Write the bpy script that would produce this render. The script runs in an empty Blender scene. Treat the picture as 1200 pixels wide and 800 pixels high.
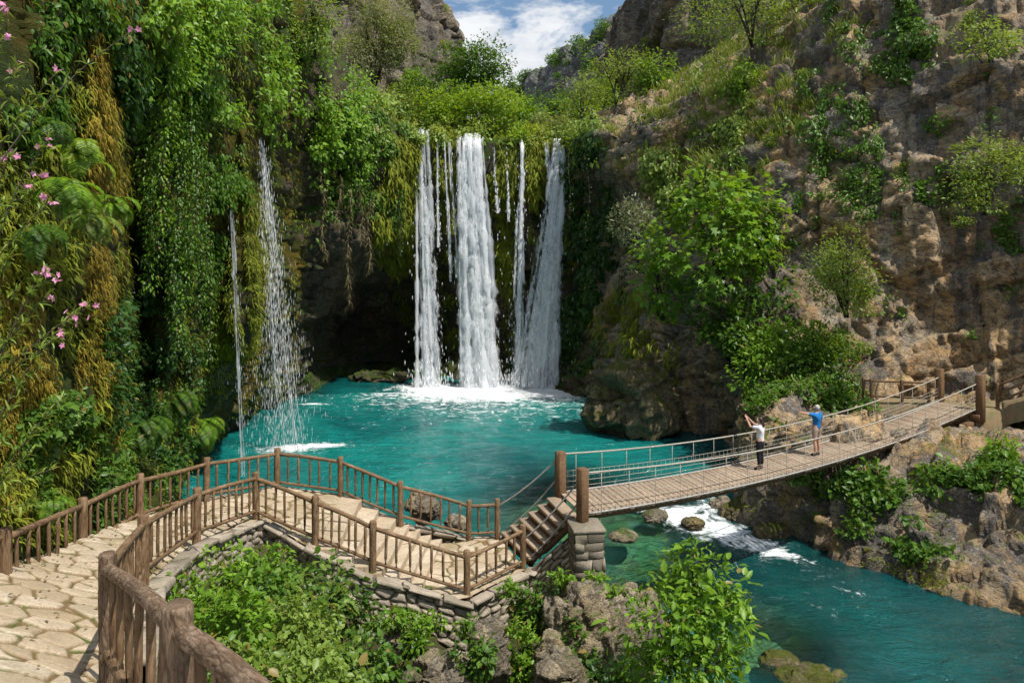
import bpy, math, random
import numpy as np
from mathutils import Vector, Matrix

rng = np.random.default_rng(7)
random.seed(7)
SC = bpy.context.scene
COL = SC.collection
F = 850.0            # focal length in photo pixels (1200 wide), horizon at photo row 300
CZ = 10.0            # eye height above the water


def P(px, py, D):
    """a point of the gorge, from where it is seen in the survey photo and its distance"""
    return np.array([(px - 600.0) * D / F, D, CZ + (300.0 - py) * D / F])


def proj(v):
    return 600.0 + F * v[:, 0] / v[:, 1], 300.0 - F * (v[:, 2] - CZ) / v[:, 1]


# ------------------------------------------------------------------ noise
def _h(ix, iy, iz, seed):
    with np.errstate(over='ignore'):
        h = (ix.astype(np.int64) * 374761393 + iy.astype(np.int64) * 668265263 + iz.astype(np.int64) * 2147483647 + int(seed) * 974634541)
        h = h.astype(np.uint64) & np.uint64(0xFFFFFFFF)
        h = ((h ^ (h >> np.uint64(13))) * np.uint64(1274126177)) & np.uint64(0xFFFFFFFF)
        h = ((h ^ (h >> np.uint64(16))) * np.uint64(2246822519)) & np.uint64(0xFFFFFFFF)
        h = h ^ (h >> np.uint64(15))
    return h.astype(np.float64) / 4294967295.0


def vnoise(p, seed=0):
    f = np.floor(p)
    t = p - f
    t = t * t * (3 - 2 * t)
    i = f.astype(np.int64)
    out = 0.0
    for a in (0, 1):
        wx = t[:, 0] if a else 1 - t[:, 0]
        for b in (0, 1):
            wy = t[:, 1] if b else 1 - t[:, 1]
            for c in (0, 1):
                wz = t[:, 2] if c else 1 - t[:, 2]
                out = out + wx * wy * wz * _h(i[:, 0] + a, i[:, 1] + b, i[:, 2] + c, seed)
    return out * 2 - 1


def fbm(p, octv=4, seed=0, gain=0.5):
    a, s, o = 1.0, 0.0, 0.0
    q = p.copy()
    for k in range(octv):
        o = o + a * vnoise(q, seed + k * 17)
        s += a
        a *= gain
        q = q * 2.03 + 11.7
    return o / s


def worley(p, seed=0, jit=0.95):
    f = np.floor(p).astype(np.int64)
    n = len(p)
    f1 = np.full(n, 9.0)
    f2 = np.full(n, 9.0)
    cid = np.zeros(n)
    for a in (-1, 0, 1):
        for b in (-1, 0, 1):
            for c in (-1, 0, 1):
                ix, iy, iz = f[:, 0] + a, f[:, 1] + b, f[:, 2] + c
                dx = ix + 0.5 + (_h(ix, iy, iz, seed) - 0.5) * jit - p[:, 0]
                dy = iy + 0.5 + (_h(ix, iy, iz, seed + 1) - 0.5) * jit - p[:, 1]
                dz = iz + 0.5 + (_h(ix, iy, iz, seed + 2) - 0.5) * jit - p[:, 2]
                d = np.sqrt(dx * dx + dy * dy + dz * dz)
                r = _h(ix, iy, iz, seed + 3)
                m = d < f1
                f2 = np.where(m, f1, np.minimum(f2, d))
                cid = np.where(m, r, cid)
                f1 = np.where(m, d, f1)
    return f1, f2, cid


def facets(p, seed, jit=1.0):
    """worley with a tilted plane on every cell: broken stone faces"""
    f = np.floor(p).astype(np.int64)
    n = len(p)
    f1 = np.full(n, 9.0)
    f2 = np.full(n, 9.0)
    h = np.zeros(n)
    cid = np.zeros(n)
    for a in (-1, 0, 1):
        for b in (-1, 0, 1):
            for c in (-1, 0, 1):
                ix, iy, iz = f[:, 0] + a, f[:, 1] + b, f[:, 2] + c
                r0, r1, r2 = _h(ix, iy, iz, seed), _h(ix, iy, iz, seed + 1), _h(ix, iy, iz, seed + 2)
                dx = p[:, 0] - ix - 0.5 - (r0 - 0.5) * jit
                dy = p[:, 1] - iy - 0.5 - (r1 - 0.5) * jit
                dz = p[:, 2] - iz - 0.5 - (r2 - 0.5) * jit
                d = np.maximum(np.maximum(np.abs(dx), np.abs(dy)), np.abs(dz)) * .55 + .45 * np.sqrt(dx * dx + dy * dy + dz * dz)
                m = d < f1
                f2 = np.where(m, f1, np.minimum(f2, d))
                g0, g1, g2, g3 = (r0 * 7.31) % 1 - .5, (r1 * 9.77) % 1 - .5, (r2 * 5.93) % 1 - .5, _h(ix, iy, iz, seed + 3)
                h = np.where(m, (g3 - .5) + 1.7 * (g0 * dx + g1 * dy + g2 * dz), h)
                cid = np.where(m, g3, cid)
                f1 = np.where(m, d, f1)
    return h, f2 - f1, cid


def smooth(x, a, b):
    t = np.clip((x - a) / (b - a), 0, 1)
    return t * t * (3 - 2 * t)


def unit(v):
    return v / np.maximum(np.linalg.norm(v, axis=-1, keepdims=True), 1e-9)


# ------------------------------------------------------------------ mesh building
def raw_mesh(name, verts, loops, starts, attrs=None, smooth_shade=True):
    me = bpy.data.meshes.new(name)
    verts = np.asarray(verts, dtype=np.float32)
    me.vertices.add(len(verts))
    me.vertices.foreach_set('co', verts.ravel())
    me.loops.add(len(loops))
    me.loops.foreach_set('vertex_index', np.asarray(loops, dtype=np.int32))
    me.polygons.add(len(starts))
    me.polygons.foreach_set('loop_start', np.asarray(starts, dtype=np.int32))
    me.update(calc_edges=True)
    if smooth_shade:
        me.polygons.foreach_set('use_smooth', np.ones(len(starts), dtype=bool))
    for k, v in (attrs or {}).items():
        at = me.attributes.new(k, 'FLOAT', 'POINT')
        at.data.foreach_set('value', np.asarray(v, dtype=np.float32))
    return me


def link(name, me, mat, parent=None, loc=None):
    o = bpy.data.objects.new(name, me)
    COL.objects.link(o)
    if mat is not None and me is not None:
        me.materials.append(mat)
    if parent is not None:
        o.parent = parent
    if loc is not None:
        o.location = loc
    return o


def tag(o, label=None, cat=None, group=None, kind=None):
    if label:
        o['label'] = label
    if cat:
        o['category'] = cat
    if group:
        o['group'] = group
    if kind:
        o['kind'] = kind
    return o


def thing(name, loc, label, cat, group=None):
    o = bpy.data.objects.new(name, None)
    o.empty_display_size = 0.2
    COL.objects.link(o)
    o.location = [float(c) for c in loc]
    return tag(o, label, cat, group)


class MB:
    """collects verts / faces of one mesh"""

    def __init__(self):
        self.v, self.l, self.s, self.n, self.nl = [], [], [], 0, 0
        self.r = []

    def add(self, verts, faces, rnd=None):
        verts = np.asarray(verts, dtype=np.float64)
        for f in faces:
            self.s.append(self.nl)
            self.l.extend(int(i) + self.n for i in f)
            self.nl += len(f)
        self.v.append(verts)
        self.r.append(np.full(len(verts), random.random() if rnd is None else rnd))
        self.n += len(verts)
        return self

    def build(self, name, mat, parent=None, origin=None, smooth_shade=True):
        v = np.concatenate(self.v)
        off = np.zeros(3)
        if parent is not None:
            q = parent
            while q is not None:
                off += np.array(q.location)
                q = q.parent
        if origin is not None:
            off = off + np.asarray(origin)
        me = raw_mesh(name, v - off, self.l, self.s, {'rnd': np.concatenate(self.r)}, smooth_shade)
        if mat is not None and mat.name.startswith('log_'):
            cc = v - v.mean(0)
            w_, E_ = np.linalg.eigh(cc.T @ cc)
            lg = cc @ E_ + np.concatenate(self.r)[:, None] * 37.0
            me.attributes.new('lg', 'FLOAT_VECTOR', 'POINT').data.foreach_set('vector', lg.astype(np.float32).ravel())
        if NICK:
            k = NICK.pop()
            if len(k) == len(v):
                me.attributes.new('nick', 'FLOAT', 'POINT').data.foreach_set('value', k.astype(np.float32))
        o = link(name, me, mat, parent)
        if origin is not None:
            o.location = [float(c) for c in origin]
        return o


def frame_of(d):
    d = d / np.linalg.norm(d)
    a = np.array([0, 0, 1.0]) if abs(d[2]) < 0.9 else np.array([1.0, 0, 0])
    x = np.cross(d, a)
    x /= np.linalg.norm(x)
    return x, np.cross(x, d), d


def tube(path, radii, n=8, cap=True, rough=0.0, seed=0, freq=6.0):
    path = np.asarray(path, dtype=np.float64)
    m = len(path)
    radii = np.broadcast_to(np.asarray(radii, dtype=np.float64), (m,))
    vs, fs = [], []
    x0 = None
    for i in range(m):
        d = path[min(i + 1, m - 1)] - path[max(i - 1, 0)]
        x, y, d = frame_of(d)
        if x0 is not None:
            x = x0 - d * np.dot(x0, d)
            x /= np.linalg.norm(x)
            y = np.cross(d, x)
        x0 = x
        a = np.arange(n) / n * 2 * math.pi
        ring = path[i] + radii[i] * (np.cos(a)[:, None] * x + np.sin(a)[:, None] * y)
        vs.append(ring)
    vs = np.concatenate(vs)
    if rough:
        cen = np.repeat(path, n, axis=0)
        k = 1 + rough * fbm(vs * freq, 3, seed)
        vs = cen + (vs - cen) * k[:, None]
    for i in range(m - 1):
        for j in range(n):
            fs.append((i * n + j, i * n + (j + 1) % n, (i + 1) * n + (j + 1) % n, (i + 1) * n + j))
    if cap:
        fs.append(tuple(range(n - 1, -1, -1)))
        fs.append(tuple((m - 1) * n + j for j in range(n)))
    return vs, fs


NICK = []


def bark_log(a, b, r, r2=None, seed=0, bend=.02, n=64):
    """a peeled log: axe nicks and ridges along the grain"""
    a, b = np.asarray(a, float), np.asarray(b, float)
    L = np.linalg.norm(b - a)
    seg = max(int(L / .022), 12)
    t = np.linspace(0, 1, seg)
    t = np.concatenate([[0, .012 / L, .03 / L], t[2:-2], [1 - .03 / L, 1 - .012 / L, 1]])
    x, y, d = frame_of(b - a)
    cen = a + (b - a) * t[:, None] + (bend * np.sin(t * 3.14))[:, None] * x + (bend * .6 * np.sin(t * 5 + seed))[:, None] * y
    rad = r + ((r2 or r) - r) * t
    rad[[0, -1]] *= .82
    rad[[1, -2]] *= .95
    an = np.arange(n) / n * 2 * math.pi
    T, A = np.meshgrid(t * L, an, indexing='ij')
    q = np.stack([np.cos(A).ravel() * r / .05, np.sin(A).ravel() * r / .05, T.ravel() / .15], 1) + seed
    q = q + .25 * np.stack([fbm(q * 1.5, 2, seed + k) for k in range(3)], 1)
    w = worley(q, seed, 1.0)
    nick = (1 - smooth(w[1] - w[0], .03, .20)) * (w[2] > .25)
    g = fbm(np.stack([np.cos(A).ravel() * r * 40, np.sin(A).ravel() * r * 40, T.ravel() * 5], 1), 4, seed + 5)
    big = fbm(np.stack([np.cos(A).ravel() * r * 9, np.sin(A).ravel() * r * 9, T.ravel() * 4], 1), 3, seed + 6)
    k = 1 - .085 * nick + .035 * g + .09 * big + .05 * (w[2] - .5)
    R = (rad[:, None] * np.ones(n)).ravel() * k
    V = cen[:, None, :] + R.reshape(len(t), n)[:, :, None] * (np.cos(A)[..., None] * x + np.sin(A)[..., None] * y)
    NICK.append(np.clip(nick + .5 * smooth(-big, .1, .4), 0, 1))
    fs = [(i * n + j, i * n + (j + 1) % n, (i + 1) * n + (j + 1) % n, (i + 1) * n + j) for i in range(len(t) - 1) for j in range(n)]
    fs.append(tuple(range(n - 1, -1, -1)))
    fs.append(tuple((len(t) - 1) * n + j for j in range(n)))
    return V.reshape(-1, 3), fs


def log(a, b, r, seg=8, n=10, rough=0.08, bend=0.0, seed=0, r2=None, bevel=True):
    a = np.asarray(a, float)
    b = np.asarray(b, float)
    t = np.linspace(0, 1, seg)
    L = np.linalg.norm(b - a)
    if bevel:
        e = min(0.12 * r / L * 2, 0.05)
        t = np.concatenate([[0, e], t[1:-1], [1 - e, 1]])
    pts = a + (b - a) * t[:, None]
    rs = np.random.default_rng(seed)
    x, y, d = frame_of(b - a)
    ph = rs.uniform(0, 6.28, 2)
    pts = pts + bend * (np.sin(t * 3.14) * math.cos(ph[0]))[:, None] * x + bend * (np.sin(t * 3.14) * math.sin(ph[0]))[:, None] * y
    rad = r + ((r2 or r) - r) * t
    if bevel:
        rad = rad.copy()
        rad[0] *= 0.86
        rad[-1] *= 0.86
    return tube(pts, rad, n, True, rough, seed)


def box(c, sx, sy, sz, X=(1, 0, 0), Y=(0, 1, 0), Z=(0, 0, 1), bev=0.0):
    c = np.asarray(c, float)
    X, Y, Z = (np.asarray(q, float) for q in (X, Y, Z))
    if not bev:
        k = np.array([(-1, -1, -1), (1, -1, -1), (1, 1, -1), (-1, 1, -1), (-1, -1, 1), (1, -1, 1), (1, 1, 1), (-1, 1, 1)]) * 0.5
        v = c + k[:, :1] * sx * X + k[:, 1:2] * sy * Y + k[:, 2:] * sz * Z
        f = [(0, 3, 2, 1), (4, 5, 6, 7), (0, 1, 5, 4), (1, 2, 6, 5), (2, 3, 7, 6), (3, 0, 4, 7)]
        return v, f
    # bevelled: rings at z levels
    vs, fs = [], []
    for zz, ins in ((-0.5 * sz, bev), (-0.5 * sz + bev, 0), (0.5 * sz - bev, 0), (0.5 * sz, bev)):
        hx, hy = sx / 2 - ins, sy / 2 - ins
        b = bev * 0.7
        for (qx, qy) in ((-hx + b, -hy), (hx - b, -hy), (hx, -hy + b), (hx, hy - b), (hx - b, hy), (-hx + b, hy), (-hx, hy - b), (-hx, -hy + b)):
            vs.append(c + qx * X + qy * Y + zz * Z)
    for r in range(3):
        for j in range(8):
            fs.append((r * 8 + j, r * 8 + (j + 1) % 8, r * 8 + 8 + (j + 1) % 8, r * 8 + 8 + j))
    fs.append(tuple(range(7, -1, -1)))
    fs.append(tuple(range(24, 32)))
    return np.array(vs), fs


def grid_loops(nu, nv):
    """nu columns, nv rows; vertex index = col*nv+row"""
    i = np.arange(nu - 1)[:, None] * nv + np.arange(nv - 1)[None, :]
    i = i.ravel()
    q = np.stack([i, i + nv, i + nv + 1, i + 1], axis=1)
    return q


def grid_mesh(name, G, attrs=None, flip=False):
    nu, nv = G.shape[:2]
    q = grid_loops(nu, nv)
    if flip:
        q = q[:, ::-1]
    return raw_mesh(name, G.reshape(-1, 3), q.ravel(), np.arange(len(q)) * 4, attrs)


def grid_normals(G):
    du = np.gradient(G, axis=0)
    dv = np.gradient(G, axis=1)
    return unit(np.cross(du, dv))


# ------------------------------------------------------------------ leaves
TEMPL = {
    'simple': (np.array([(0, 0, 0), (-.5, .45, .10), (0, 1, -.08), (.5, .45, .10)]), [(0, 3, 2), (0, 2, 1)]),
    'broad': (np.array([(0, 0, 0), (0, .5, -.03), (0, 1, -.18), (-.38, .22, .05), (-.46, .6, .05), (.38, .22, .05), (.46, .6, .05)]),
              [(0, 1, 3), (1, 4, 3), (1, 2, 4), (0, 5, 1), (5, 6, 1), (1, 6, 2)]),
    'blade': (np.array([(-.5, 0, 0), (.5, 0, 0), (-.45, .45, .12), (.45, .45, .12), (-.25, .8, .05), (.25, .8, .05), (0, 1, -.15)]),
              [(0, 1, 3, 2), (2, 3, 5, 4), (4, 5, 6)]),
    'lobed': (np.array([(0, 0, 0), (0, .45, 0), (-.5, .1, .04), (-.22, .38, 0), (-.48, .72, -.05), (-.14, .62, 0), (0, 1, -.15), (.14, .62, 0), (.48, .72, -.05), (.22, .38, 0), (.5, .1, .04)]),
              [(0, 1, 3, 2), (1, 5, 4, 3), (1, 7, 6, 5), (1, 9, 8, 7), (0, 10, 9, 1)]),
}


def leaf_geo(pts, axis, nrm, L, W, templ='simple'):
    T, fc = TEMPL[templ]
    n, k = len(pts), len(T)
    a = unit(axis)
    x = unit(np.cross(a, nrm))
    z = np.cross(x, a)
    L = np.broadcast_to(L, (n,))[:, None, None]
    W = np.broadcast_to(W, (n,))[:, None, None]
    v = pts[:, None, :] + T[None, :, :1] * W * x[:, None, :] + T[None, :, 1:2] * L * a[:, None, :] + T[None, :, 2:] * L * z[:, None, :]
    base = np.arange(n)[:, None] * k
    loops, starts_l = [], []
    tot = sum(len(f) for f in fc)
    flat = np.concatenate([np.array(f) for f in fc])
    lens = np.array([len(f) for f in fc])
    st = np.concatenate([[0], np.cumsum(lens)[:-1]])
    loops = (base + flat[None, :]).ravel()
    starts = (np.arange(n)[:, None] * tot + st[None, :]).ravel()
    return v.reshape(-1, 3), loops, starts, k


def leaves_obj(name, pts, axis, nrm, L, W, templ, mat, parent=None, rnd=None, origin=None):
    v, lo, st, k = leaf_geo(pts, axis, nrm, L, W, templ)
    if rnd is None:
        rnd = rng.random(len(pts))
    off = np.zeros(3)
    if parent is not None:
        q = parent
        while q is not None:
            off += np.array(q.location)
            q = q.parent
    if origin is not None:
        off = off + np.asarray(origin)
    me = raw_mesh(name, v - off, lo, st, {'rnd': np.repeat(rnd, k)}, smooth_shade=False)
    o = link(name, me, mat, parent)
    if origin is not None:
        o.location = [float(c) for c in origin]
    return o
# ------------------------------------------------------------------ materials
def new_mat(name):
    m = bpy.data.materials.new(name)
    m.use_nodes = True
    nt = m.node_tree
    nt.nodes.clear()
    out = nt.nodes.new('ShaderNodeOutputMaterial')
    return m, nt, out


def N(nt, t, **kw):
    n = nt.nodes.new(t)
    for k, v in kw.items():
        if k.startswith('in_'):
            n.inputs[k[3:].replace('_', ' ')].default_value = v
        else:
            setattr(n, k, v)
    return n


def ramp(nt, src, stops, interp='LINEAR'):
    r = nt.nodes.new('ShaderNodeValToRGB')
    r.color_ramp.interpolation = interp
    e = r.color_ramp.elements
    while len(e) < len(stops):
        e.new(0.5)
    for i, (p, c) in enumerate(stops):
        e[i].position = p
        e[i].color = (c, c, c, 1) if isinstance(c, (int, float)) else (*c, 1)
    nt.links.new(src, r.inputs[0])
    return r.outputs[0]


def noise(nt, vec, scale, detail=4, rough=0.55, dist=0.0):
    n = N(nt, 'ShaderNodeTexNoise')
    n.inputs['Scale'].default_value = scale
    n.inputs['Detail'].default_value = detail
    n.inputs['Roughness'].default_value = rough
    n.inputs['Distortion'].default_value = dist
    nt.links.new(vec, n.inputs['Vector'])
    return n.outputs['Fac']


def mapping(nt, vec, scale=(1, 1, 1), rot=(0, 0, 0)):
    n = N(nt, 'ShaderNodeMapping')
    n.inputs['Scale'].default_value = scale
    n.inputs['Rotation'].default_value = rot
    nt.links.new(vec, n.inputs['Vector'])
    return n.outputs[0]


def mix(nt, fac, a, b, mode='MIX'):
    n = N(nt, 'ShaderNodeMix', data_type='RGBA', blend_type=mode)
    for s, i in ((fac, 0), (a, 6), (b, 7)):
        if isinstance(s, (int, float)):
            n.inputs[i].default_value = s
        elif isinstance(s, tuple):
            n.inputs[i].default_value = (*s, 1)
        else:
            nt.links.new(s, n.inputs[i])
    return n.outputs[2]


def mth(nt, op, a, b=None, clamp=False):
    n = N(nt, 'ShaderNodeMath', operation=op, use_clamp=clamp)
    for i, s in enumerate((a, b)):
        if s is None:
            continue
        if isinstance(s, (int, float)):
            n.inputs[i].default_value = s
        else:
            nt.links.new(s, n.inputs[i])
    return n.outputs[0]


def attr(nt, name):
    return N(nt, 'ShaderNodeAttribute', attribute_name=name).outputs['Fac']


def bump(nt, h, strength=0.5, dist=0.05, normal=None):
    b = N(nt, 'ShaderNodeBump')
    b.inputs['Strength'].default_value = strength
    b.inputs['Distance'].default_value = dist
    nt.links.new(h, b.inputs['Height'])
    if normal is not None:
        nt.links.new(normal, b.inputs['Normal'])
    return b.outputs[0]


def pbsdf(nt, out, col, rough=0.8, nrm=None, spec=0.3):
    p = N(nt, 'ShaderNodeBsdfPrincipled')
    if isinstance(col, tuple):
        p.inputs['Base Color'].default_value = (*col, 1)
    else:
        nt.links.new(col, p.inputs['Base Color'])
    if isinstance(rough, (int, float)):
        p.inputs['Roughness'].default_value = rough
    else:
        nt.links.new(rough, p.inputs['Roughness'])
    p.inputs['Specular IOR Level'].default_value = spec
    if nrm is not None:
        nt.links.new(nrm, p.inputs['Normal'])
    if out is not None:
        nt.links.new(p.outputs[0], out.inputs[0])
    return p


def leaf_mat(name, dark, mid, light, trans=0.35, rough=0.42, tint=None):
    m, nt, out = new_mat(name)
    c = ramp(nt, attr(nt, 'rnd'), [(0.0, dark), (0.5, mid), (0.95, light), (0.97, (.20, .15, .04)), (1.0, (.30, .22, .06))])
    p = pbsdf(nt, None, c, rough, spec=0.35)
    t = N(nt, 'ShaderNodeBsdfTranslucent')
    tc = mix(nt, 0.55, c, tint or (min(light[0] * 1.7, 1), min(light[1] * 1.5, 1), light[2] * 0.6))
    nt.links.new(tc, t.inputs['Color'])
    s = N(nt, 'ShaderNodeMixShader')
    s.inputs[0].default_value = trans
    nt.links.new(p.outputs[0], s.inputs[1])
    nt.links.new(t.outputs[0], s.inputs[2])
    nt.links.new(s.outputs[0], out.inputs[0])
    return m


M = {}
M['leaf_fresh'] = leaf_mat('leaf_fresh', (.06, .135, .010), (.125, .25, .018), (.23, .39, .035), 0.38)
M['leaf_yellow'] = leaf_mat('leaf_yellow', (.09, .17, .012), (.17, .30, .02), (.29, .42, .035), 0.42)
M['leaf_mid'] = leaf_mat('leaf_mid', (.032, .085, .010), (.066, .15, .015), (.12, .23, .024), 0.36)
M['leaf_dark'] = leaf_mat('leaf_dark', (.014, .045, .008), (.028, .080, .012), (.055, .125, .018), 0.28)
M['leaf_olive'] = leaf_mat('leaf_olive', (.11, .14, .045), (.18, .22, .075), (.27, .31, .11), 0.35)
M['leaf_grey'] = leaf_mat('leaf_grey', (.13, .16, .09), (.22, .26, .15), (.32, .36, .22), 0.25)
M['leaf_pale'] = leaf_mat('leaf_pale', (.09, .155, .022), (.17, .265, .04), (.29, .38, .08), 0.38)
M['moss_tuft'] = leaf_mat('moss_tuft', (.07, .095, .008), (.15, .185, .012), (.27, .30, .022), 0.3, 0.8)
M['ochre_tuft'] = leaf_mat('ochre_tuft', (.10, .095, .010), (.21, .155, .015), (.36, .28, .03), 0.25, 0.8)
M['dry_root'] = leaf_mat('dry_root', (.10, .08, .04), (.18, .15, .08), (.28, .24, .12), 0.2, 0.8)
M['petal'] = leaf_mat('petal', (.62, .20, .38), (.74, .30, .48), (.80, .42, .58), 0.3, 0.5, (.85, .4, .6))
for e_ in [q for q in M['petal'].node_tree.nodes if q.type == 'VALTORGB'][0].color_ramp.elements:
    if e_.position > .96:
        e_.color = (.80, .42, .58, 1)


def rock_mat(name, tan, grey, dark, ochre, moss, moss_amt, streak=0.5, scale=1.0, moss2=None):
    m, nt, out = new_mat(name)
    geo = N(nt, 'ShaderNodeNewGeometry')
    pos = geo.outputs['Position']
    big = noise(nt, pos, 0.17 * scale, 6, 0.62, 0.8)
    med = noise(nt, pos, 0.7 * scale, 6, 0.65, 0.4)
    fine = noise(nt, pos, 4.0 * scale, 6, 0.7)
    strk = noise(nt, mapping(nt, pos, (0.55 * scale, 0.55 * scale, 0.07 * scale)), 1.0, 5, 0.65, 0.9)
    c = mix(nt, ramp(nt, big, [(0.44, 0.0), (0.54, 1.0)]), tan, grey)
    c = mix(nt, ramp(nt, med, [(0.42, 0.0), (0.62, 0.9)]), c, ochre)
    c = mix(nt, ramp(nt, attr(nt, 'cell'), [(0.25, 0.5), (0.5, 0.0)]), c, tuple(t * 0.62 for t in grey))
    c = mix(nt, ramp(nt, attr(nt, 'cell'), [(0.5, 0.0), (0.8, 0.55)]), c, tuple(min(1, t * 1.35) for t in tan))
    c = mix(nt, mth(nt, 'MULTIPLY', ramp(nt, strk, [(0.50, 0.0), (0.55, 1.0)]), streak), c, dark)
    c = mix(nt, ramp(nt, fine, [(0.36, 0.75), (0.52, 0.0)]), c, tuple(t * 0.40 for t in tan))
    grit = noise(nt, pos, 13.0 * scale, 4, 0.7)
    c = mix(nt, ramp(nt, grit, [(0.52, 0.0), (0.68, 0.6)]), c, tuple(min(1, t * 1.5) for t in grey))
    crk = mth(nt, 'ABSOLUTE', mth(nt, 'SUBTRACT', noise(nt, mapping(nt, pos, (1, 1, 1.8), (.3, .4, .1)), 0.9 * scale, 7, .62, 1.4), .5))
    c = mix(nt, ramp(nt, crk, [(0.0, .8), (0.014, .55), (0.03, 0.0)]), c, tuple(t * .5 for t in dark))
    nz = N(nt, 'ShaderNodeSeparateXYZ')
    nt.links.new(geo.outputs['Normal'], nz.inputs[0])
    mm = mth(nt, 'ADD', mth(nt, 'MULTIPLY', nz.outputs[2], 0.35), mth(nt, 'ADD', med, mth(nt, 'MULTIPLY', attr(nt, 'moss'), 1.0)))
    mf = ramp(nt, mm, [(0.86 - moss_amt, 0.0), (1.02 - moss_amt, 1.0)])
    mc = mix(nt, ramp(nt, fine, [(0.3, 0.0), (0.7, 1.0)]), moss, tuple(t * 2.0 for t in moss))
    if moss2:
        mc = mix(nt, ramp(nt, big, [(0.45, 0.0), (0.58, 1.0)]), mc, moss2)
    c = mix(nt, mf, c, mc)
    hb = mth(nt, 'ADD', mth(nt, 'MULTIPLY', med, 0.5), fine)
    wv = noise(nt, mapping(nt, pos, (1, 1, 2.2), (0.35, 0.3, 0.2)), 1.6 * scale, 8, 0.7, 1.6)
    hb = mth(nt, 'ADD', hb, mth(nt, 'MULTIPLY', mth(nt, 'ABSOLUTE', mth(nt, 'SUBTRACT', wv, 0.5)), 2.6))
    nrm = bump(nt, mth(nt, 'ADD', hb, mth(nt, 'MULTIPLY', grit, .35)), 1.0, 0.15 / scale)
    pbsdf(nt, out, c, 0.85, nrm, 0.25)
    return m


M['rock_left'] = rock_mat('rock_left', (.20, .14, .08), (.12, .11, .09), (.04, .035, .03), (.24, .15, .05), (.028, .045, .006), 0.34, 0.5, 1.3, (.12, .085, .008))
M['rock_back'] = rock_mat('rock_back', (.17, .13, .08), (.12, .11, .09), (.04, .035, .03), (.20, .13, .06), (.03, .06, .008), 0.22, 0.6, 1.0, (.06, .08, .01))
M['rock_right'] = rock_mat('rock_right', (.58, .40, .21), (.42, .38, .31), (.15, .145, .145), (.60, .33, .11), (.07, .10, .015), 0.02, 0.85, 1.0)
M['rock_far'] = rock_mat('rock_far', (.34, .28, .20), (.24, .22, .19), (.10, .095, .09), (.36, .27, .17), (.08, .10, .03), 0.06, 0.6, 0.6)
M['rock_hill'] = rock_mat('rock_hill', (.30, .29, .28), (.24, .24, .25), (.12, .12, .13), (.33, .31, .26), (.07, .10, .04), 0.12, 0.5, 0.22)
M['rock_bank'] = rock_mat('rock_bank', (.44, .36, .24), (.34, .30, .24), (.11, .10, .085), (.42, .29, .14), (.05, .085, .012), 0.06, 0.5, 1.5)
M['rock_wet'] = rock_mat('rock_wet', (.32, .24, .12), (.25, .21, .13), (.07, .06, .05), (.28, .19, .08), (.07, .08, .012), 0.2, 0.4, 1.5)


def soil_mat():
    m, nt, out = new_mat('soil')
    pos = N(nt, 'ShaderNodeNewGeometry').outputs['Position']
    a = noise(nt, pos, 1.2, 6, 0.65)
    b = noise(nt, pos, 9.0, 5, 0.7)
    c = mix(nt, ramp(nt, a, [(0.4, 0.0), (0.62, 1.0)]), (.10, .075, .045), (.045, .07, .018))
    c = mix(nt, ramp(nt, b, [(0.35, 0.6), (0.6, 0.0)]), c, (.05, .035, .02))
    pbsdf(nt, out, c, 0.95, bump(nt, mth(nt, 'ADD', a, mth(nt, 'MULTIPLY', b, .5)), 0.8, 0.15), 0.15)
    return m


M['soil'] = soil_mat()


def stone_mat(name, lo, mid, hi, joint, green=0.0):
    """cut or field stone: 'cell' = tone of each stone, 'joint' = 1 in the joints"""
    m, nt, out = new_mat(name)
    pos = N(nt, 'ShaderNodeNewGeometry').outputs['Position']
    c = ramp(nt, attr(nt, 'cell'), [(0.0, lo), (0.5, mid), (1.0, hi)])
    a = noise(nt, pos, 3.0, 6, 0.7, 0.3)
    b = noise(nt, pos, 22.0, 4, 0.7)
    c = mix(nt, ramp(nt, a, [(0.42, 0.5), (0.62, 0.0)]), c, tuple(t * 0.6 for t in mid))
    c = mix(nt, ramp(nt, b, [(0.36, 0.5), (0.55, 0.0)]), c, tuple(t * 0.7 for t in lo))
    jn = mix(nt, ramp(nt, a, [(0.48, 0.0), (0.6, 1.0)]), joint, (.07, .09, .02)) if green else joint
    c = mix(nt, attr(nt, 'joint'), c, jn)
    if green:
        g = noise(nt, pos, 0.8, 4, 0.6)
        c = mix(nt, mth(nt, 'MULTIPLY', ramp(nt, g, [(0.5, 0.0), (0.7, 1.0)]), green), c, (.09, .10, .03))
    pbsdf(nt, out, c, 0.85, bump(nt, mth(nt, 'ADD', a, mth(nt, 'MULTIPLY', b, .4)), 0.7, 0.03), 0.25)
    return m


M['paving'] = stone_mat('paving', (.33, .25, .15), (.50, .40, .28), (.62, .53, .41), (.17, .11, .05), 0.22)
M['drywall'] = stone_mat('drywall', (.26, .22, .17), (.38, .32, .25), (.48, .41, .32), (.06, .05, .035), 0.35)
M['pier_stone'] = stone_mat('pier_stone', (.17, .145, .11), (.26, .22, .17), (.35, .30, .23), (.10, .085, .06), 0.4)


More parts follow.
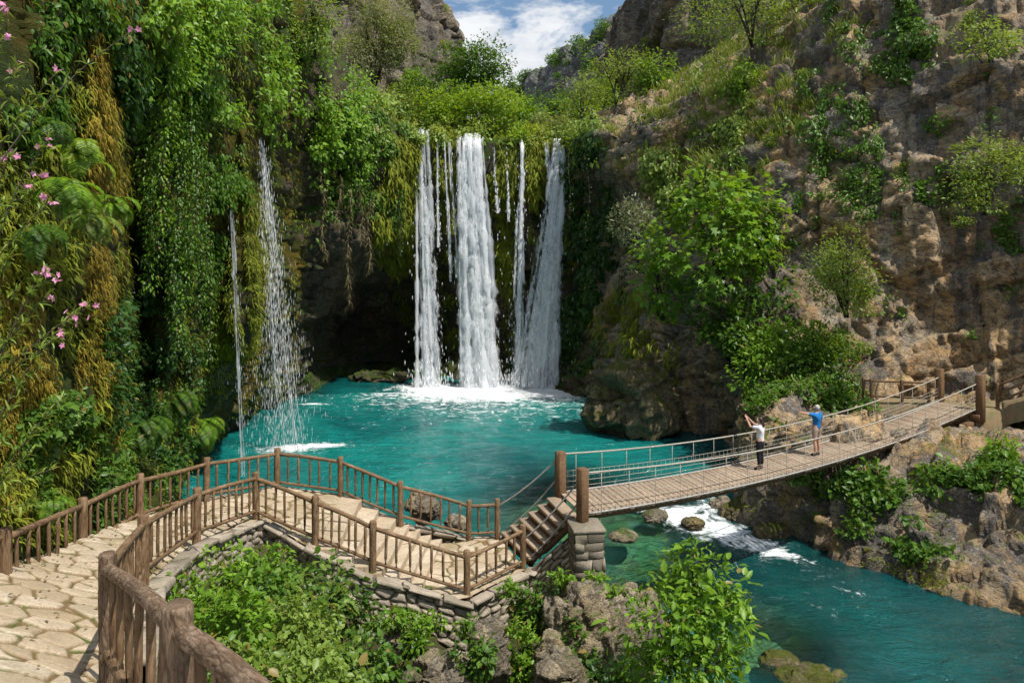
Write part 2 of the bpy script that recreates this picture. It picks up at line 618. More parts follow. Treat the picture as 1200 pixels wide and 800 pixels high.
def wood_mat(name, dark, mid, light, sc=1.0, gstr=0.6):
    m, nt, out = new_mat(name)
    islog = name.startswith('log_')
    tc = N(nt, 'ShaderNodeAttribute', attribute_name='lg').outputs['Vector'] if islog else N(nt, 'ShaderNodeNewGeometry').outputs['Position']
    a = noise(nt, mapping(nt, tc, (1, 1, .35 if islog else 1)), 14 * sc, 6, 0.7, 0.8)
    g = noise(nt, mapping(nt, tc, (30 * sc, 30 * sc, 5 * sc)), 1.0, 5, 0.65, 0.5)
    k = noise(nt, tc, 2.2 * sc, 3, 0.5)
    sp = mth(nt, 'ABSOLUTE', mth(nt, 'SUBTRACT', noise(nt, mapping(nt, tc, (22, 22, 1.6)), 1.0, 3, .5, .3), .5))
    c = mix(nt, ramp(nt, g, [(0.35, 0.0), (0.65, 1.0)]), dark, mid)
    c = mix(nt, ramp(nt, a, [(0.45, 0.0), (0.7, 0.9)]), c, light)
    c = mix(nt, ramp(nt, k, [(0.4, 0.35), (0.6, 0.0)]), c, tuple(t * 0.6 for t in dark))
    if islog:
        c = mix(nt, ramp(nt, sp, [(0.0, .85), (.012, .6), (.03, 0.0)]), c, tuple(t * .35 for t in dark))
        kn = ramp(nt, noise(nt, mapping(nt, tc, (6, 6, 2.5)), 1.0, 2, .5, 1.0), [(.66, 0.0), (.72, .8)])
        c = mix(nt, kn, c, tuple(t * .5 for t in dark))
    c = mix(nt, mth(nt, 'MULTIPLY', attr(nt, 'nick'), .75), c, tuple(t * .5 for t in dark))
    r = attr(nt, 'rnd')
    c = mix(nt, mth(nt, 'MULTIPLY', r, 0.55), c, tuple(t * 0.55 for t in mid))
    pbsdf(nt, out, c, 0.75, bump(nt, mth(nt, 'ADD', g, a), gstr, 0.012), 0.3)
    return m


M['log_wood'] = wood_mat('log_wood', (.13, .075, .036), (.24, .145, .075), (.38, .265, .16))
M['log_grey'] = wood_mat('log_grey', (.15, .095, .055), (.27, .18, .115), (.42, .32, .23), 0.8, 1.0)
M['beam_wood'] = wood_mat('beam_wood', (.11, .06, .028), (.19, .11, .055), (.26, .16, .09))
M['plank_wood'] = wood_mat('plank_wood', (.28, .20, .13), (.41, .31, .22), (.52, .42, .32), 0.7)
M['bark'] = wood_mat('bark', (.035, .028, .02), (.07, .055, .04), (.12, .10, .075), 0.5)


def plain(name, col, rough=0.6, metal=0.0, spec=0.4, var=0.25, sc=20):
    m, nt, out = new_mat(name)
    pos = N(nt, 'ShaderNodeNewGeometry').outputs['Position']
    a = noise(nt, pos, sc, 3, 0.6)
    c = mix(nt, ramp(nt, a, [(0.35, 0.0), (0.65, 1.0)]), tuple(t * (1 - var) for t in col), tuple(min(1, t * (1 + var)) for t in col))
    p = pbsdf(nt, out, c, rough, None, spec)
    p.inputs['Metallic'].default_value = metal
    return m


M['rope'] = plain('rope', (.33, .31, .28), 0.7, 0.0)
M['cable'] = plain('cable', (.34, .31, .26), 0.75, 0.0)
M['skin'] = plain('skin', (.52, .30, .21), 0.55, 0, 0.4, 0.06)
M['white_cloth'] = plain('white_cloth', (.74, .73, .76), 0.85, 0, 0.2, 0.06)
M['black_cloth'] = plain('black_cloth', (.018, .018, .022), 0.8, 0, 0.2, 0.2)
M['blue_cloth'] = plain('blue_cloth', (.02, .16, .42), 0.85, 0, 0.2, 0.1)
M['beige_cloth'] = plain('beige_cloth', (.40, .29, .22), 0.85, 0, 0.2, 0.1)
M['grey_hair'] = plain('grey_hair', (.42, .39, .35), 0.6, 0, 0.4, 0.2, 60)
M['dark_hair'] = plain('dark_hair', (.03, .02, .014), 0.45, 0, 0.5, 0.3, 60)
M['shoe'] = plain('shoe', (.03, .028, .026), 0.6)
M['phone'] = plain('phone', (.02, .02, .022), 0.3)


def fall_mat(name, cover, sx, sz):
    """broken white water: foam with gaps stretched along the fall"""
    m, nt, out = new_mat(name)
    pos = N(nt, 'ShaderNodeNewGeometry').outputs['Position']
    a = noise(nt, mapping(nt, pos, (sx, sx, sz)), 1.0, 6, 0.72, 1.2)
    b = noise(nt, mapping(nt, pos, (sx * 2.5, sx * 2.5, sz * 5)), 1.0, 4, 0.7, 1.0)
    s = mth(nt, 'ADD', mth(nt, 'MULTIPLY', a, 0.65), mth(nt, 'MULTIPLY', b, 0.35))
    s = mth(nt, 'ADD', s, mth(nt, 'MULTIPLY', mth(nt, 'SUBTRACT', attr(nt, 'rnd'), 0.5), 0.30))
    al = ramp(nt, s, [(0.50 - cover * 0.3, 0.0), (0.60 - cover * 0.3, 0.92)])
    al = mth(nt, 'MULTIPLY', al, ramp(nt, attr(nt, 'edge'), [(0.0, 1.0), (0.35, .9), (1.0, 0.0)]))
    p = pbsdf(nt, None, (.88, .90, .93), 0.45, bump(nt, s, 0.6, 0.2), 0.5)
    t = N(nt, 'ShaderNodeBsdfTranslucent')
    t.inputs[0].default_value = (.80, .86, .90, 1)
    s1 = N(nt, 'ShaderNodeMixShader')
    s1.inputs[0].default_value = 0.3
    nt.links.new(p.outputs[0], s1.inputs[1])
    nt.links.new(t.outputs[0], s1.inputs[2])
    tr = N(nt, 'ShaderNodeBsdfTransparent')
    s2 = N(nt, 'ShaderNodeMixShader')
    nt.links.new(al, s2.inputs[0])
    nt.links.new(tr.outputs[0], s2.inputs[1])
    nt.links.new(s1.outputs[0], s2.inputs[2])
    nt.links.new(s2.outputs[0], out.inputs[0])
    return m


M['fall_thick'] = fall_mat('fall_thick', 0.24, 2.6, 0.42)
M['fall_thin'] = fall_mat('fall_thin', 0.15, 2.8, 0.45)
M['spray'] = plain('spray', (.85, .88, .9), 0.4, 0, 0.5, 0.03)


def water_mat():
    m, nt, out = new_mat('water')
    geo = N(nt, 'ShaderNodeNewGeometry')
    pos = geo.outputs['Position']
    sw = noise(nt, mapping(nt, pos, (1, 1, 1)), 0.16, 4, 0.6, 0.8)
    rp = noise(nt, mapping(nt, pos, (0.8, 1.5, 1)), 1.1, 5, 0.62, 0.9)
    rf = noise(nt, mapping(nt, pos, (1, 1.7, 1)), 3.6, 4, 0.6, 0.5)
    deep_shade = attr(nt, 'deep_shade')
    c = mix(nt, ramp(nt, sw, [(0.35, 0.0), (0.65, 1.0)]), (.003, .095, .10), (.008, .20, .178))
    # wave crests mixed towards a paler turquoise
    c = mix(nt, mth(nt, 'MULTIPLY', ramp(nt, rp, [(0.5, 0.0), (0.68, 1.0)]), 0.25), c, (.02, .33, .29))
    c = mix(nt, deep_shade, c, (.0015, .026, .030))
    fo = mth(nt, 'ADD', attr(nt, 'foam'), mth(nt, 'MULTIPLY', mth(nt, 'SUBTRACT', noise(nt, pos, 1.5, 7, 0.75, 1.2), 0.5), 1.9))  # real foam, plus white flecks painted as sparkle on the open pool
    fo = ramp(nt, fo, [(0.50, 0.0), (0.78, 1.0)])
    c = mix(nt, fo, c, (.86, .90, .92))
    h = mth(nt, 'ADD', mth(nt, 'MULTIPLY', rp, 1.0), mth(nt, 'MULTIPLY', rf, 0.35))
    nrm = bump(nt, h, 1.0, 0.34)
    p = pbsdf(nt, None, c, ramp(nt, fo, [(0.0, 0.06), (1.0, 0.6)]), nrm, 0.5)
    p.inputs['IOR'].default_value = 1.33
    g = N(nt, 'ShaderNodeBsdfGlass')
    g.inputs['IOR'].default_value = 1.33
    tr = N(nt, 'ShaderNodeBsdfTransparent')
    tr.inputs[0].default_value = (.45, .82, .74, 1)
    gl = N(nt, 'ShaderNodeBsdfGlossy')
    gl.inputs['Roughness'].default_value = 0.05
    nt.links.new(nrm, gl.inputs['Normal'])
    fr = N(nt, 'ShaderNodeFresnel')
    fr.inputs['IOR'].default_value = 1.33
    nt.links.new(nrm, fr.inputs['Normal'])
    clear = N(nt, 'ShaderNodeMixShader')
    nt.links.new(fr.outputs[0], clear.inputs[0])
    nt.links.new(tr.outputs[0], clear.inputs[1])
    nt.links.new(gl.outputs[0], clear.inputs[2])
    nt.nodes.remove(g)
    s = N(nt, 'ShaderNodeMixShader')
    nt.links.new(mth(nt, 'MULTIPLY', attr(nt, 'clear'), mth(nt, 'SUBTRACT', 1.0, fo)), s.inputs[0])
    nt.links.new(p.outputs[0], s.inputs[1])
    nt.links.new(clear.outputs[0], s.inputs[2])
    nt.links.new(s.outputs[0], out.inputs[0])
    return m


M['water'] = water_mat()


def bed_mat():
    m, nt, out = new_mat('riverbed')
    pos = N(nt, 'ShaderNodeNewGeometry').outputs['Position']
    v = N(nt, 'ShaderNodeTexVoronoi')
    v.inputs['Scale'].default_value = 1.3
    nt.links.new(pos, v.inputs['Vector'])
    a = noise(nt, pos, 0.7, 5, 0.6)
    c = mix(nt, ramp(nt, a, [(0.4, 0.0), (0.6, 1.0)]), (.34, .27, .15), (.22, .21, .11))
    hsv = mix(nt, 0.35, c, v.outputs['Color'], 'SOFT_LIGHT')
    pbsdf(nt, out, hsv, 0.8, bump(nt, v.outputs['Distance'], 0.6, 0.2), 0.2)
    return m


M['bed'] = bed_mat()


def mist_mat():
    m, nt, out = new_mat('mist')
    tc = N(nt, 'ShaderNodeTexCoord').outputs['Object']
    ln = N(nt, 'ShaderNodeVectorMath', operation='LENGTH')
    nt.links.new(tc, ln.inputs[0])
    fall_ = ramp(nt, ln.outputs['Value'], [(0.0, 1.0), (0.45, .55), (1.0, 0.0)])
    nz = ramp(nt, noise(nt, N(nt, 'ShaderNodeNewGeometry').outputs['Position'], .55, 3, .6), [(.35, .15), (.7, 1.0)])
    v = N(nt, 'ShaderNodeVolumePrincipled')
    v.inputs['Color'].default_value = (.93, .96, .97, 1)
    v.inputs['Anisotropy'].default_value = .2
    nt.links.new(mth(nt, 'MULTIPLY', mth(nt, 'MULTIPLY', fall_, nz), .13), v.inputs['Density'])
    nt.links.new(v.outputs[0], out.inputs['Volume'])
    return m


M['mist'] = mist_mat()
M['grass'] = leaf_mat('grass', (.10, .14, .015), (.17, .22, .02), (.27, .32, .04), 0.3, 0.6)
# ------------------------------------------------------------------ gorge walls
COLS = [
    (-1500, [(1500, 5), (1100, 5.2), (700, 5.2), (350, 5.2), (0, 5.2), (-350, 5.4), (-800, 5.8), (-1300, 6.2)]),
    (-500, [(900, 7.6), (720, 7.8), (500, 7.8), (350, 7.6), (200, 7.6), (50, 7.8), (-150, 8.2), (-380, 9)]),
    (-150, [(780, 10.2), (640, 10.8), (480, 11), (340, 10.8), (200, 10.6), (60, 10.6), (-120, 11), (-290, 12)]),
    (0, [(680, 12.2), (600, 12.8), (480, 13.3), (360, 13.0), (240, 12.7), (120, 12.5), (-20, 12.8), (-190, 14)]),
    (60, [(650, 14.5), (580, 14.8), (480, 15.2), (380, 15.6), (280, 15), (150, 14.5), (-20, 14.5), (-190, 16)]),
    (115, [(625, 17), (560, 17.2), (480, 17.5), (390, 18.6), (290, 18), (160, 16.5), (-20, 16.2), (-190, 18)]),
    (150, [(600, 21.5), (540, 24), (460, 29), (380, 31), (290, 30), (160, 26), (-20, 22), (-190, 23)]),
    (195, [(575, 26), (520, 27), (450, 28.5), (380, 29), (300, 28), (180, 27), (0, 25), (-170, 26)]),
    (240, [(535, 36), (490, 34), (430, 34), (380, 34), (300, 33), (180, 31), (20, 28), (-150, 29)]),
    (275, [(500, 42.5), (460, 38), (420, 35), (370, 34), (300, 34), (200, 34), (60, 33), (-110, 34)]),
    (285, [(492, 42), (455, 38), (418, 34.3), (370, 32.8), (300, 32.6), (205, 32.8), (80, 33.5), (-80, 35)]),
    (310, [(480, 47), (440, 46), (400, 45), (360, 44), (300, 43), (190, 41), (80, 38), (-70, 39)]),
    (350, [(465, 51.5), (440, 51), (400, 50.5), (350, 50), (290, 49), (190, 47), (90, 45), (0, 48)]),
    (390, [(452, 56), (430, 62), (390, 64), (345, 58), (290, 52), (190, 50), (110, 49.5), (60, 56)]),
    (430, [(447, 58), (425, 68), (390, 70), (340, 66), (295, 55), (200, 52.5), (135, 53), (105, 60)]),
    (480, [(445, 58.6), (420, 69), (385, 70), (330, 67), (270, 58), (200, 56), (158, 56.5), (138, 62)]),
    (530, [(450, 57), (420, 62), (390, 63), (320, 61), (250, 59), (200, 58), (164, 58), (141, 64)]),
    (600, [(452, 56.5), (420, 60), (380, 61), (310, 60), (250, 59), (200, 58), (166, 58), (144, 64)]),
    (650, [(455, 55), (420, 58), (380, 59), (310, 59), (250, 59), (205, 58), (168, 58), (145, 64)]),
    (690, [(468, 51), (430, 53), (380, 56), (310, 57.5), (245, 56.5), (195, 53), (160, 52.5), (140, 60)]),
    (740, [(492, 44.5), (440, 46), (380, 50), (310, 53), (255, 53), (200, 49), (155, 49), (125, 58)]),
    (800, [(505, 41.5), (440, 42), (380, 44), (310, 46), (250, 47), (190, 47.5), (130, 49), (85, 58)]),
    (860, [(512, 40), (450, 39), (400, 40), (330, 41), (250, 42.5), (180, 44), (110, 47), (50, 56)]),
    (900, [(600, 28.3), (548, 29.8), (495, 32), (420, 37), (330, 39), (220, 41), (110, 44), (15, 51)]),
    (960, [(632, 25.6), (566, 26.7), (510, 28.6), (462, 35), (340, 38), (220, 39.5), (100, 41.5), (-40, 47)]),
    (1030, [(668, 23.1), (588, 24.6), (537, 26.6), (470, 34.8), (350, 36.8), (210, 38), (80, 39.5), (-90, 43)]),
    (1100, [(700, 21.3), (608, 23.0), (545, 25.4), (472, 35), (360, 35.8), (200, 36), (60, 37.5), (-120, 40)]),
    (1170, [(715, 20.5), (612, 22.2), (552, 24.5), (467, 33.5), (350, 34.6), (200, 34.4), (40, 35.5), (-150, 38)]),
    (1260, [(745, 19.1), (640, 20.8), (540, 24), (440, 32), (340, 33), (200, 33), (70, 34), (-100, 36.5)]),
    (1400, [(800, 17), (680, 19), (560, 22.5), (430, 29), (320, 30), (210, 30), (110, 31), (0, 34)]),
    (1700, [(950, 13.1), (780, 14.5), (600, 16.5), (450, 18.5), (360, 18.6), (260, 18.6), (160, 19.5), (60, 22)]),
    (2300, [(1300, 8.5), (1000, 9.5), (800, 10.5), (650, 11.3), (500, 11.5), (400, 11.8), (300, 12.5), (200, 14)]),
]


def dens(ctrl, wu, wv, nu, nv, blur=2):
    """ctrl (nc,nr,3) -> dense grid, steps shared out by the weights of the control spans"""
    tu = np.concatenate([[0], np.cumsum(wu)])
    tv = np.concatenate([[0], np.cumsum(wv)])
    U = np.linspace(0, tu[-1], nu)
    V = np.linspace(0, tv[-1], nv)
    A = np.stack([np.stack([np.interp(U, tu, ctrl[:, r, k]) for k in range(3)], -1) for r in range(ctrl.shape[1])], 1)
    B = np.stack([np.stack([np.interp(V, tv, A[i, :, k]) for k in range(3)], -1) for i in range(nu)], 0)
    for (ax, n) in ((0, blur), (1, blur)):
        for _ in range(n):
            Cc = B.copy()
            sl = [slice(None)] * 3
            a, b, c = list(sl), list(sl), list(sl)
            a[ax], b[ax], c[ax] = slice(0, -2), slice(1, -1), slice(2, None)
            Cc[tuple(b)] = 0.25 * B[tuple(a)] + 0.5 * B[tuple(b)] + 0.25 * B[tuple(c)]
            B = Cc
    return B, np.interp(U, tu, np.arange(len(tu)))


def ridged(p, octv, seed):
    o, a, t = 0.0, 1.0, 0.0
    q = p.copy()
    for k in range(octv):
        o = o + a * (1 - 2.2 * np.abs(vnoise(q, seed + 13 * k)))
        t += a
        a *= 0.52
        q = q * 2.07 + 3.3
    return o / t


def rocky(p, nrm, amp, scale, seed, tilt=0.35, vert=1.0):
    """broken, layered, fissured rock: (displacement, tone of each block)"""
    c, s = math.cos(tilt), math.sin(tilt)
    wrp = np.stack([fbm(p / (2.2 * scale) + 5.1 * k, 4, seed + 31 * k, .6) for k in range(3)], 1)
    q = p + .8 * scale * wrp
    R = np.stack([q[:, 0] * c + q[:, 2] * s, q[:, 1], -q[:, 0] * s + q[:, 2] * c], 1)
    R2 = np.stack([(p[:, 0] + .5 * wrp[:, 0]) * c + p[:, 2] * s, p[:, 1] + .5 * wrp[:, 1], -p[:, 0] * s + p[:, 2] * c + .5 * wrp[:, 2]], 1)
    sc3 = scale
    d = 0.0
    tone = 0.0
    for sp, A, wgt, sd in ((3.3, 1.55, .45, 0), (1.25, .86, .35, 40), (.45, .36, .2, 80)):
        w2 = sp * .30 * np.stack([fbm(p / (sp * 2.6 * sc3), 3, seed + sd + 5 * k) for k in range(3)], 1)
        pp = (p + w2) / (sp * sc3)
        # bedding and two sets of joints
        u0 = (-pp[:, 0] * s + pp[:, 2] * c + .25 * pp[:, 1] * s) * 1.35 / vert
        off = _h(np.floor(u0).astype(np.int64), np.zeros(len(p), np.int64), np.zeros(len(p), np.int64), seed + sd) * 3
        u1 = pp[:, 0] * .80 + pp[:, 1] * .62 + pp[:, 2] * .18 + off
        u2 = -pp[:, 0] * .66 + pp[:, 1] * .72 - pp[:, 2] * .10 + off * .7
        k0, k1, k2 = np.floor(u0).astype(np.int64), np.floor(u1).astype(np.int64), np.floor(u2).astype(np.int64)
        hb = _h(k0, k1, k2, seed + sd + 1)
        f0, f1, f2 = u0 - k0, u1 - k1, u2 - k2
        t0, t1, t2 = _h(k0, k1, k2, seed + sd + 2) - .5, _h(k0, k1, k2, seed + sd + 3) - .5, _h(k0, k1, k2, seed + sd + 4) - .5
        h = .75 * (hb - .5) + .5 * (_h(k0, 0 * k1, 0 * k2, seed + sd + 6) - .5) + .55 * (t0 * (f0 - .5) + t1 * (f1 - .5) + t2 * (f2 - .5))
        ed = np.minimum(np.minimum(np.minimum(f0, 1 - f0), np.minimum(f1, 1 - f1)), np.minimum(f2, 1 - f2))
        d = d + A * (h - .16 * (1 - smooth(ed, 0, .06)) * (hb > .35)) * min(1.0, sc3) ** .5 * (1 + .25 * (sc3 > 1.5))
        tone = tone + wgt * hb
    d = d + .9 * fbm(p / (8 * scale), 3, seed + 3) + .16 * ridged(R2 / (np.array([.9, .9, 2.2]) * scale), 4, seed + 87) + .06 * fbm(p / (.5 * scale), 3, seed + 4, .6)
    return d * amp, np.clip(tone * 1.3 - .15, 0, 1)


ctrl, wu = [], []
for px, rows in COLS:
    pts = [P(px, y, d) for (y, d) in rows]
    foot = pts[0].copy()
    foot[2] = min(foot[2] - 2.0, -2.0)
    foot[:2] -= (pts[1] - pts[0])[:2] * 0.3
    top = pts[-1].copy()
    out = np.array([-1, .1, 0]) if px < 330 else (np.array([1, .15, 0]) if px > 880 else np.array([(px - 600) / 400., 1, 0]))
    top += out * 16 + np.array([0, 0, 3.0])
    ctrl.append([foot] + pts + [top])
ctrl = np.array(ctrl)
for i in range(len(COLS) - 1):
    a, b = ctrl[i, 4], ctrl[i + 1, 4]
    dpx = min(abs(COLS[i + 1][0] - COLS[i][0]), 260)
    wu.append(math.sqrt(dpx ** 2 + (0.35 * F * abs(math.log(b[1] / a[1]))) ** 2))
wv = [55, 60, 75, 75, 75, 100, 95, 90, 45]
NU, NV = 900, 330
GR, ucol = dens(ctrl, wu, wv, NU, NV, 7)
GN = grid_normals(GR)
mid = GR[NU // 2, NV // 3]
if np.dot(GN[NU // 2, NV // 3], np.array([0, 25, 8]) - mid) < 0:
    GN = -GN
fl = GR.reshape(-1, 3)
fn = GN.reshape(-1, 3)
gpx = np.interp(ucol, np.arange(len(COLS)), [c[0] for c in COLS])
gpxf = np.repeat(gpx, NV)
amp = 0.62 + 0.5 * smooth(gpxf, 250, 420) - 0.05 * smooth(gpxf, 700, 900)
amp *= np.where(gpxf < 140, 0.62, 1.0)
lip = smooth(gpxf, 440, 500) * (1 - smooth(gpxf, 660, 720)) * smooth(fl[:, 2], 13, 18)
disp, cell = rocky(fl, fn, 0.85, 1.15, 3, .35, 1.5)
disp2, cell2 = rocky(fl, fn, 0.8, 0.85, 77, 0.1, 1.9)
w = smooth(gpxf, 300, 700)
bank = smooth(gpxf, 870, 900) * (1 - smooth(fl[:, 2], 2.6, 3.6))
disp = (disp * w + disp2 * (1 - w)) * amp * (1 - 0.85 * lip) * (1 + .15 * bank)
cell = cell * w + cell2 * (1 - w)
FL2 = fl + fn * disp[:, None]
G2 = FL2.reshape(NU, NV, 3)
qx, qy = proj(np.maximum(fl, [-1e9, 1.0, -1e9]))
# where moss grows: the drip line of the falls and the whole shaded left side
moss = 0.25 * smooth(-gpxf, -420, -300) + 0.16 * smooth(gpxf, 380, 480) * (1 - smooth(gpxf, 690, 760)) * smooth(-qy, -420, -200) + 0.10 * smooth(gpxf, 720, 800) * (1 - smooth(gpxf, 860, 960))
moss += 0.05 * smooth(qy, 600, 660) * smooth(gpxf, 860, 930)
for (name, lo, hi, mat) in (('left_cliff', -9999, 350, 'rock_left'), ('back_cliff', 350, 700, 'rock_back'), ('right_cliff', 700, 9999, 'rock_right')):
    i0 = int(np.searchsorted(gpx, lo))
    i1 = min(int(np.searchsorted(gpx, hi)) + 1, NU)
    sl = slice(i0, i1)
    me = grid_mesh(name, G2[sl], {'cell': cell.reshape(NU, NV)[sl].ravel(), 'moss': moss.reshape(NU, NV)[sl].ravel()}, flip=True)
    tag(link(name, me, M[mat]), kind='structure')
WALL_N = grid_normals(G2)
if np.dot(WALL_N[NU // 2, NV // 3], np.array([0, 25, 8]) - mid) < 0:
    WALL_N = -WALL_N


def sheet(name, rows, nu, nv, mat, amp, scale, seed, tilt=0.3, vert=1.0, wu=None, wv=None, blur=5, moss=0.0):
    """another rock face from columns of points"""
    c = np.array(rows)
    wu = wu or list(np.linalg.norm(np.diff(c[:, c.shape[1] // 2], axis=0), axis=1) ** .8)
    G, _ = dens(c, wu, wv or [1] * (c.shape[1] - 1), nu, nv, blur)
    n = grid_normals(G)
    k = G[nu // 2, nv // 2]
    if np.dot(n[nu // 2, nv // 2], np.array([0, 0, 20]) - k) < 0:
        n = -n
    f = G.reshape(-1, 3)
    d, ce = rocky(f, n.reshape(-1, 3), amp, scale, seed, tilt, vert)
    f2 = f + n.reshape(-1, 3) * d[:, None]
    me = grid_mesh(name, f2.reshape(nu, nv, 3), {'cell': ce, 'moss': np.full(len(f2), moss)}, flip=True)
    tag(link(name, me, M[mat]), kind='structure')
    return f2.reshape(nu, nv, 3), n


# rock faces beyond the falls
FR = []
for px, rows in ((700, [(150, 112), (130, 114), (108, 120), (96, 126)]), (712, [(152, 98), (120, 100), (82, 104), (62, 112)]), (724, [(152, 89), (112, 90), (58, 92), (28, 98)]),
                 (733, [(152, 84), (103, 85), (45, 86), (5, 90)]), (755, [(152, 79), (90, 80), (20, 81), (-45, 87)]), (790, [(152, 73), (75, 74), (0, 75), (-80, 80)]),
                 (860, [(150, 68), (70, 69), (-20, 69), (-110, 74)]), (960, [(150, 63), (60, 64), (-40, 65), (-140, 70)]), (1100, [(150, 62), (50, 63), (-60, 64), (-150, 70)])):
    pts = [P(px, y, d) for y, d in rows]
    pts.append(pts[-1] + np.array([10, 14, 3]))
    FR.append(pts)
FARR, FARRN = sheet('upper_right_cliff', FR, 300, 190, 'rock_far', 1.2, 1.9, 21, 0.5, 1.7)
FLf = []
for px, rows in ((250, [(150, 60), (60, 61), (-30, 62), (-120, 66)]), (330, [(150, 66), (60, 67), (-30, 68), (-110, 72)]), (385, [(150, 76), (70, 77), (-10, 78), (-90, 84)]), (440, [(150, 84), (80, 85), (0, 86), (-75, 92)]),
                 (490, [(150, 90), (90, 91), (20, 92), (-45, 97)]), (514, [(150, 93), (100, 95), (45, 96), (-15, 100)]), (527, [(150, 98), (112, 99), (70, 101), (30, 104)]), (536, [(150, 112), (125, 114), (100, 118), (85, 122)]), (540, [(150, 130), (135, 134), (120, 138), (112, 140)])):
    pts = [P(px, y, d) for y, d in rows]
    pts.append(pts[-1] + np.array([-12, 12, 3]))
    FLf.append(pts)
FARL, FARLN = sheet('upper_left_cliff', FLf, 300, 190, 'rock_far', 1.2, 1.9, 41, -0.5, 2.2)
HL = []
for px, y0, d in ((560, 128, 330), (585, 108, 310), (602, 97, 290), (618, 82, 270), (640, 76, 255), (660, 66, 240), (680, 52, 226), (700, 40, 214), (730, 15, 200), (790, -30, 190)):
    HL.append([P(px, 175, d - 60), P(px, 150, d - 40), P(px, (y0 + 150) / 2 + 6, d - 18), P(px, y0, d), P(px, y0, d) + np.array([30, 60, -12])])
HILL, HILLN = sheet('rocky_hill', HL, 220, 150, 'rock_hill', 3.2, 5.0, 61, 0.5, 1.2, moss=0.12)

# ground behind the falls, on the way up the valley
gx, gy = np.meshgrid(np.linspace(-90, 110, 160), np.linspace(59, 420, 160), indexing='ij')
gz = 19.9 + 0.012 * (gy - 58) + np.abs(gx - 4) * 0.05 + 0.5 * fbm(np.stack([gx.ravel() / 6, gy.ravel() / 6, gx.ravel() * 0], 1), 4, 5).reshape(gx.shape)
gz -= 1.1 * np.exp(-((gx - 0.5) / 6) ** 2) * (gy < 110)
me = grid_mesh('valley_ground', np.stack([gx, gy, gz], -1))
tag(link('valley_ground', me, M['soil']), kind='structure')


def valley_z(x, y):
    return 19.9 + 0.012 * (y - 58) + abs(x - 4) * 0.05


# ------------------------------------------------------------------ river bed and water
def blob(x, y, cx, cy, rx, ry, rot=0.0):
    c, s = math.cos(rot), math.sin(rot)
    u = ((x - cx) * c + (y - cy) * s) / rx
    v = (-(x - cx) * s + (y - cy) * c) / ry
    return np.exp(-(u * u + v * v))


def shallow_at(x, y):
    s = 0.9 * blob(x, y, 2.6, 31, 3.4, 4.5) + 0.8 * blob(x, y, 5.2, 27.5, 3.2, 2.2) + 0.9 * blob(x, y, 4.6, 22.0, 2.4, 3.2, .4)
    s = s + 0.85 * blob(x, y, 6.7, 18.6, 2.2, 2.2) + 0.45 * blob(x, y, 10.5, 25, 1.4, 4, -.5) + 0.5 * blob(x, y, 8, 28.6, 2.4, 1.2) + 0.6 * blob(x, y, 3.6, 18, 1.6, 3) + .5 * blob(x, y, .8, 27, 3.5, 4)
    return np.clip(s, 0, 1)


gx, gy = np.meshgrid(np.linspace(-30, 34, 260), np.linspace(-6, 76, 330), indexing='ij')
f = np.stack([gx.ravel(), gy.ravel(), 0 * gx.ravel()], 1)
bd = -3.0 + 2.55 * shallow_at(f[:, 0], f[:, 1]) + 0.22 * fbm(f / 1.2, 4, 9)
wr = worley(f / 0.8, 15)
bd += 0.30 * (0.55 - wr[0]) * (wr[2] > 0.35)
f[:, 2] = bd
me = grid_mesh('riverbed', f.reshape(gx.shape + (3,)))
tag(link('riverbed', me, M['bed']), kind='structure')

wx, wy = np.meshgrid(np.linspace(-28, 32, 420), np.linspace(-4, 72, 520), indexing='ij')
f = np.stack([wx.ravel(), wy.ravel(), 0 * wx.ravel()], 1)
x, y = f[:, 0], f[:, 1]
foam = np.zeros(len(f))
for cx, cy, rx, ry, k in ((-6.3, 55.4, 2.6, 1.6, .8), (-2.2, 55.2, 3.4, 1.9, .95), (0.6, 55.0, 2.6, 1.8, .8), (2.2, 55.0, 3.0, 2.0, .9), (-1.5, 52.8, 5.5, 2.0, .62), (-11.6, 37.6, 1.7, .7, .62), (-9.9, 38.4, 1.3, .5, .6), (-16.2, 43.0, .6, .5, .5), (-13.6, 49, 1.0, .35, .55)):
    foam += k * blob(x, y, cx, cy, rx, ry)
rap = 0.72 * blob(x, y, 6.5, 28.4, 2.0, 1.0) + 0.6 * blob(x, y, 8.4, 29.4, .8, 1.2) + 0.60 * blob(x, y, 7.0, 26.7, 2.0, 1.2, -.5) + 0.42 * blob(x, y, 8.3, 25.0, 1.1, 2.2, .3) + .22 * blob(x, y, 6.0, 25.0, 1.5, 2.5, .3)
rap += .42 * blob(x, y, 5.6, 29.6, 2.2, .7, .3) + .4 * blob(x, y, 9.4, 24.0, .8, 2.2, .5) + .36 * blob(x, y, 6.4, 22.6, 1.0, 1.8, .3)
rap += .34 * blob(x, y, 8.2, 20.4, 1.8, 1.3) + .3 * blob(x, y, 10.6, 21.0, 1.2, 1.6)
foam += rap
ring = np.sqrt((x + 1.0) ** 2 + (y - 56) ** 2)
foam += 0.28 * np.exp(-((ring - 7) / 6) ** 2) + 0.25 * (y < 53) * (y > 30) * (x < 9)  # ring of foam; the pool-wide term paints sparkle flecks on the waves
deep_shade = smooth(y, 50, 60) * smooth(-x, 2.5, 9) * 0.95 + 0.85 * smooth(-y, -31, -25) * smooth(x, 3.5, 7) + 0.7 * smooth(x, 7, 11) * smooth(y, 31, 36) + 0.55 * smooth(-x, 12.5, 16) * (y > 38)  # dark water: depth, and shade painted into the colour
deep_shade = np.clip(deep_shade, 0, 1) * (0.88 + 0.4 * fbm(f / 4.5, 3, 71))
cl = np.clip(shallow_at(x, y) * 1.15 - 0.06, 0, 0.95)
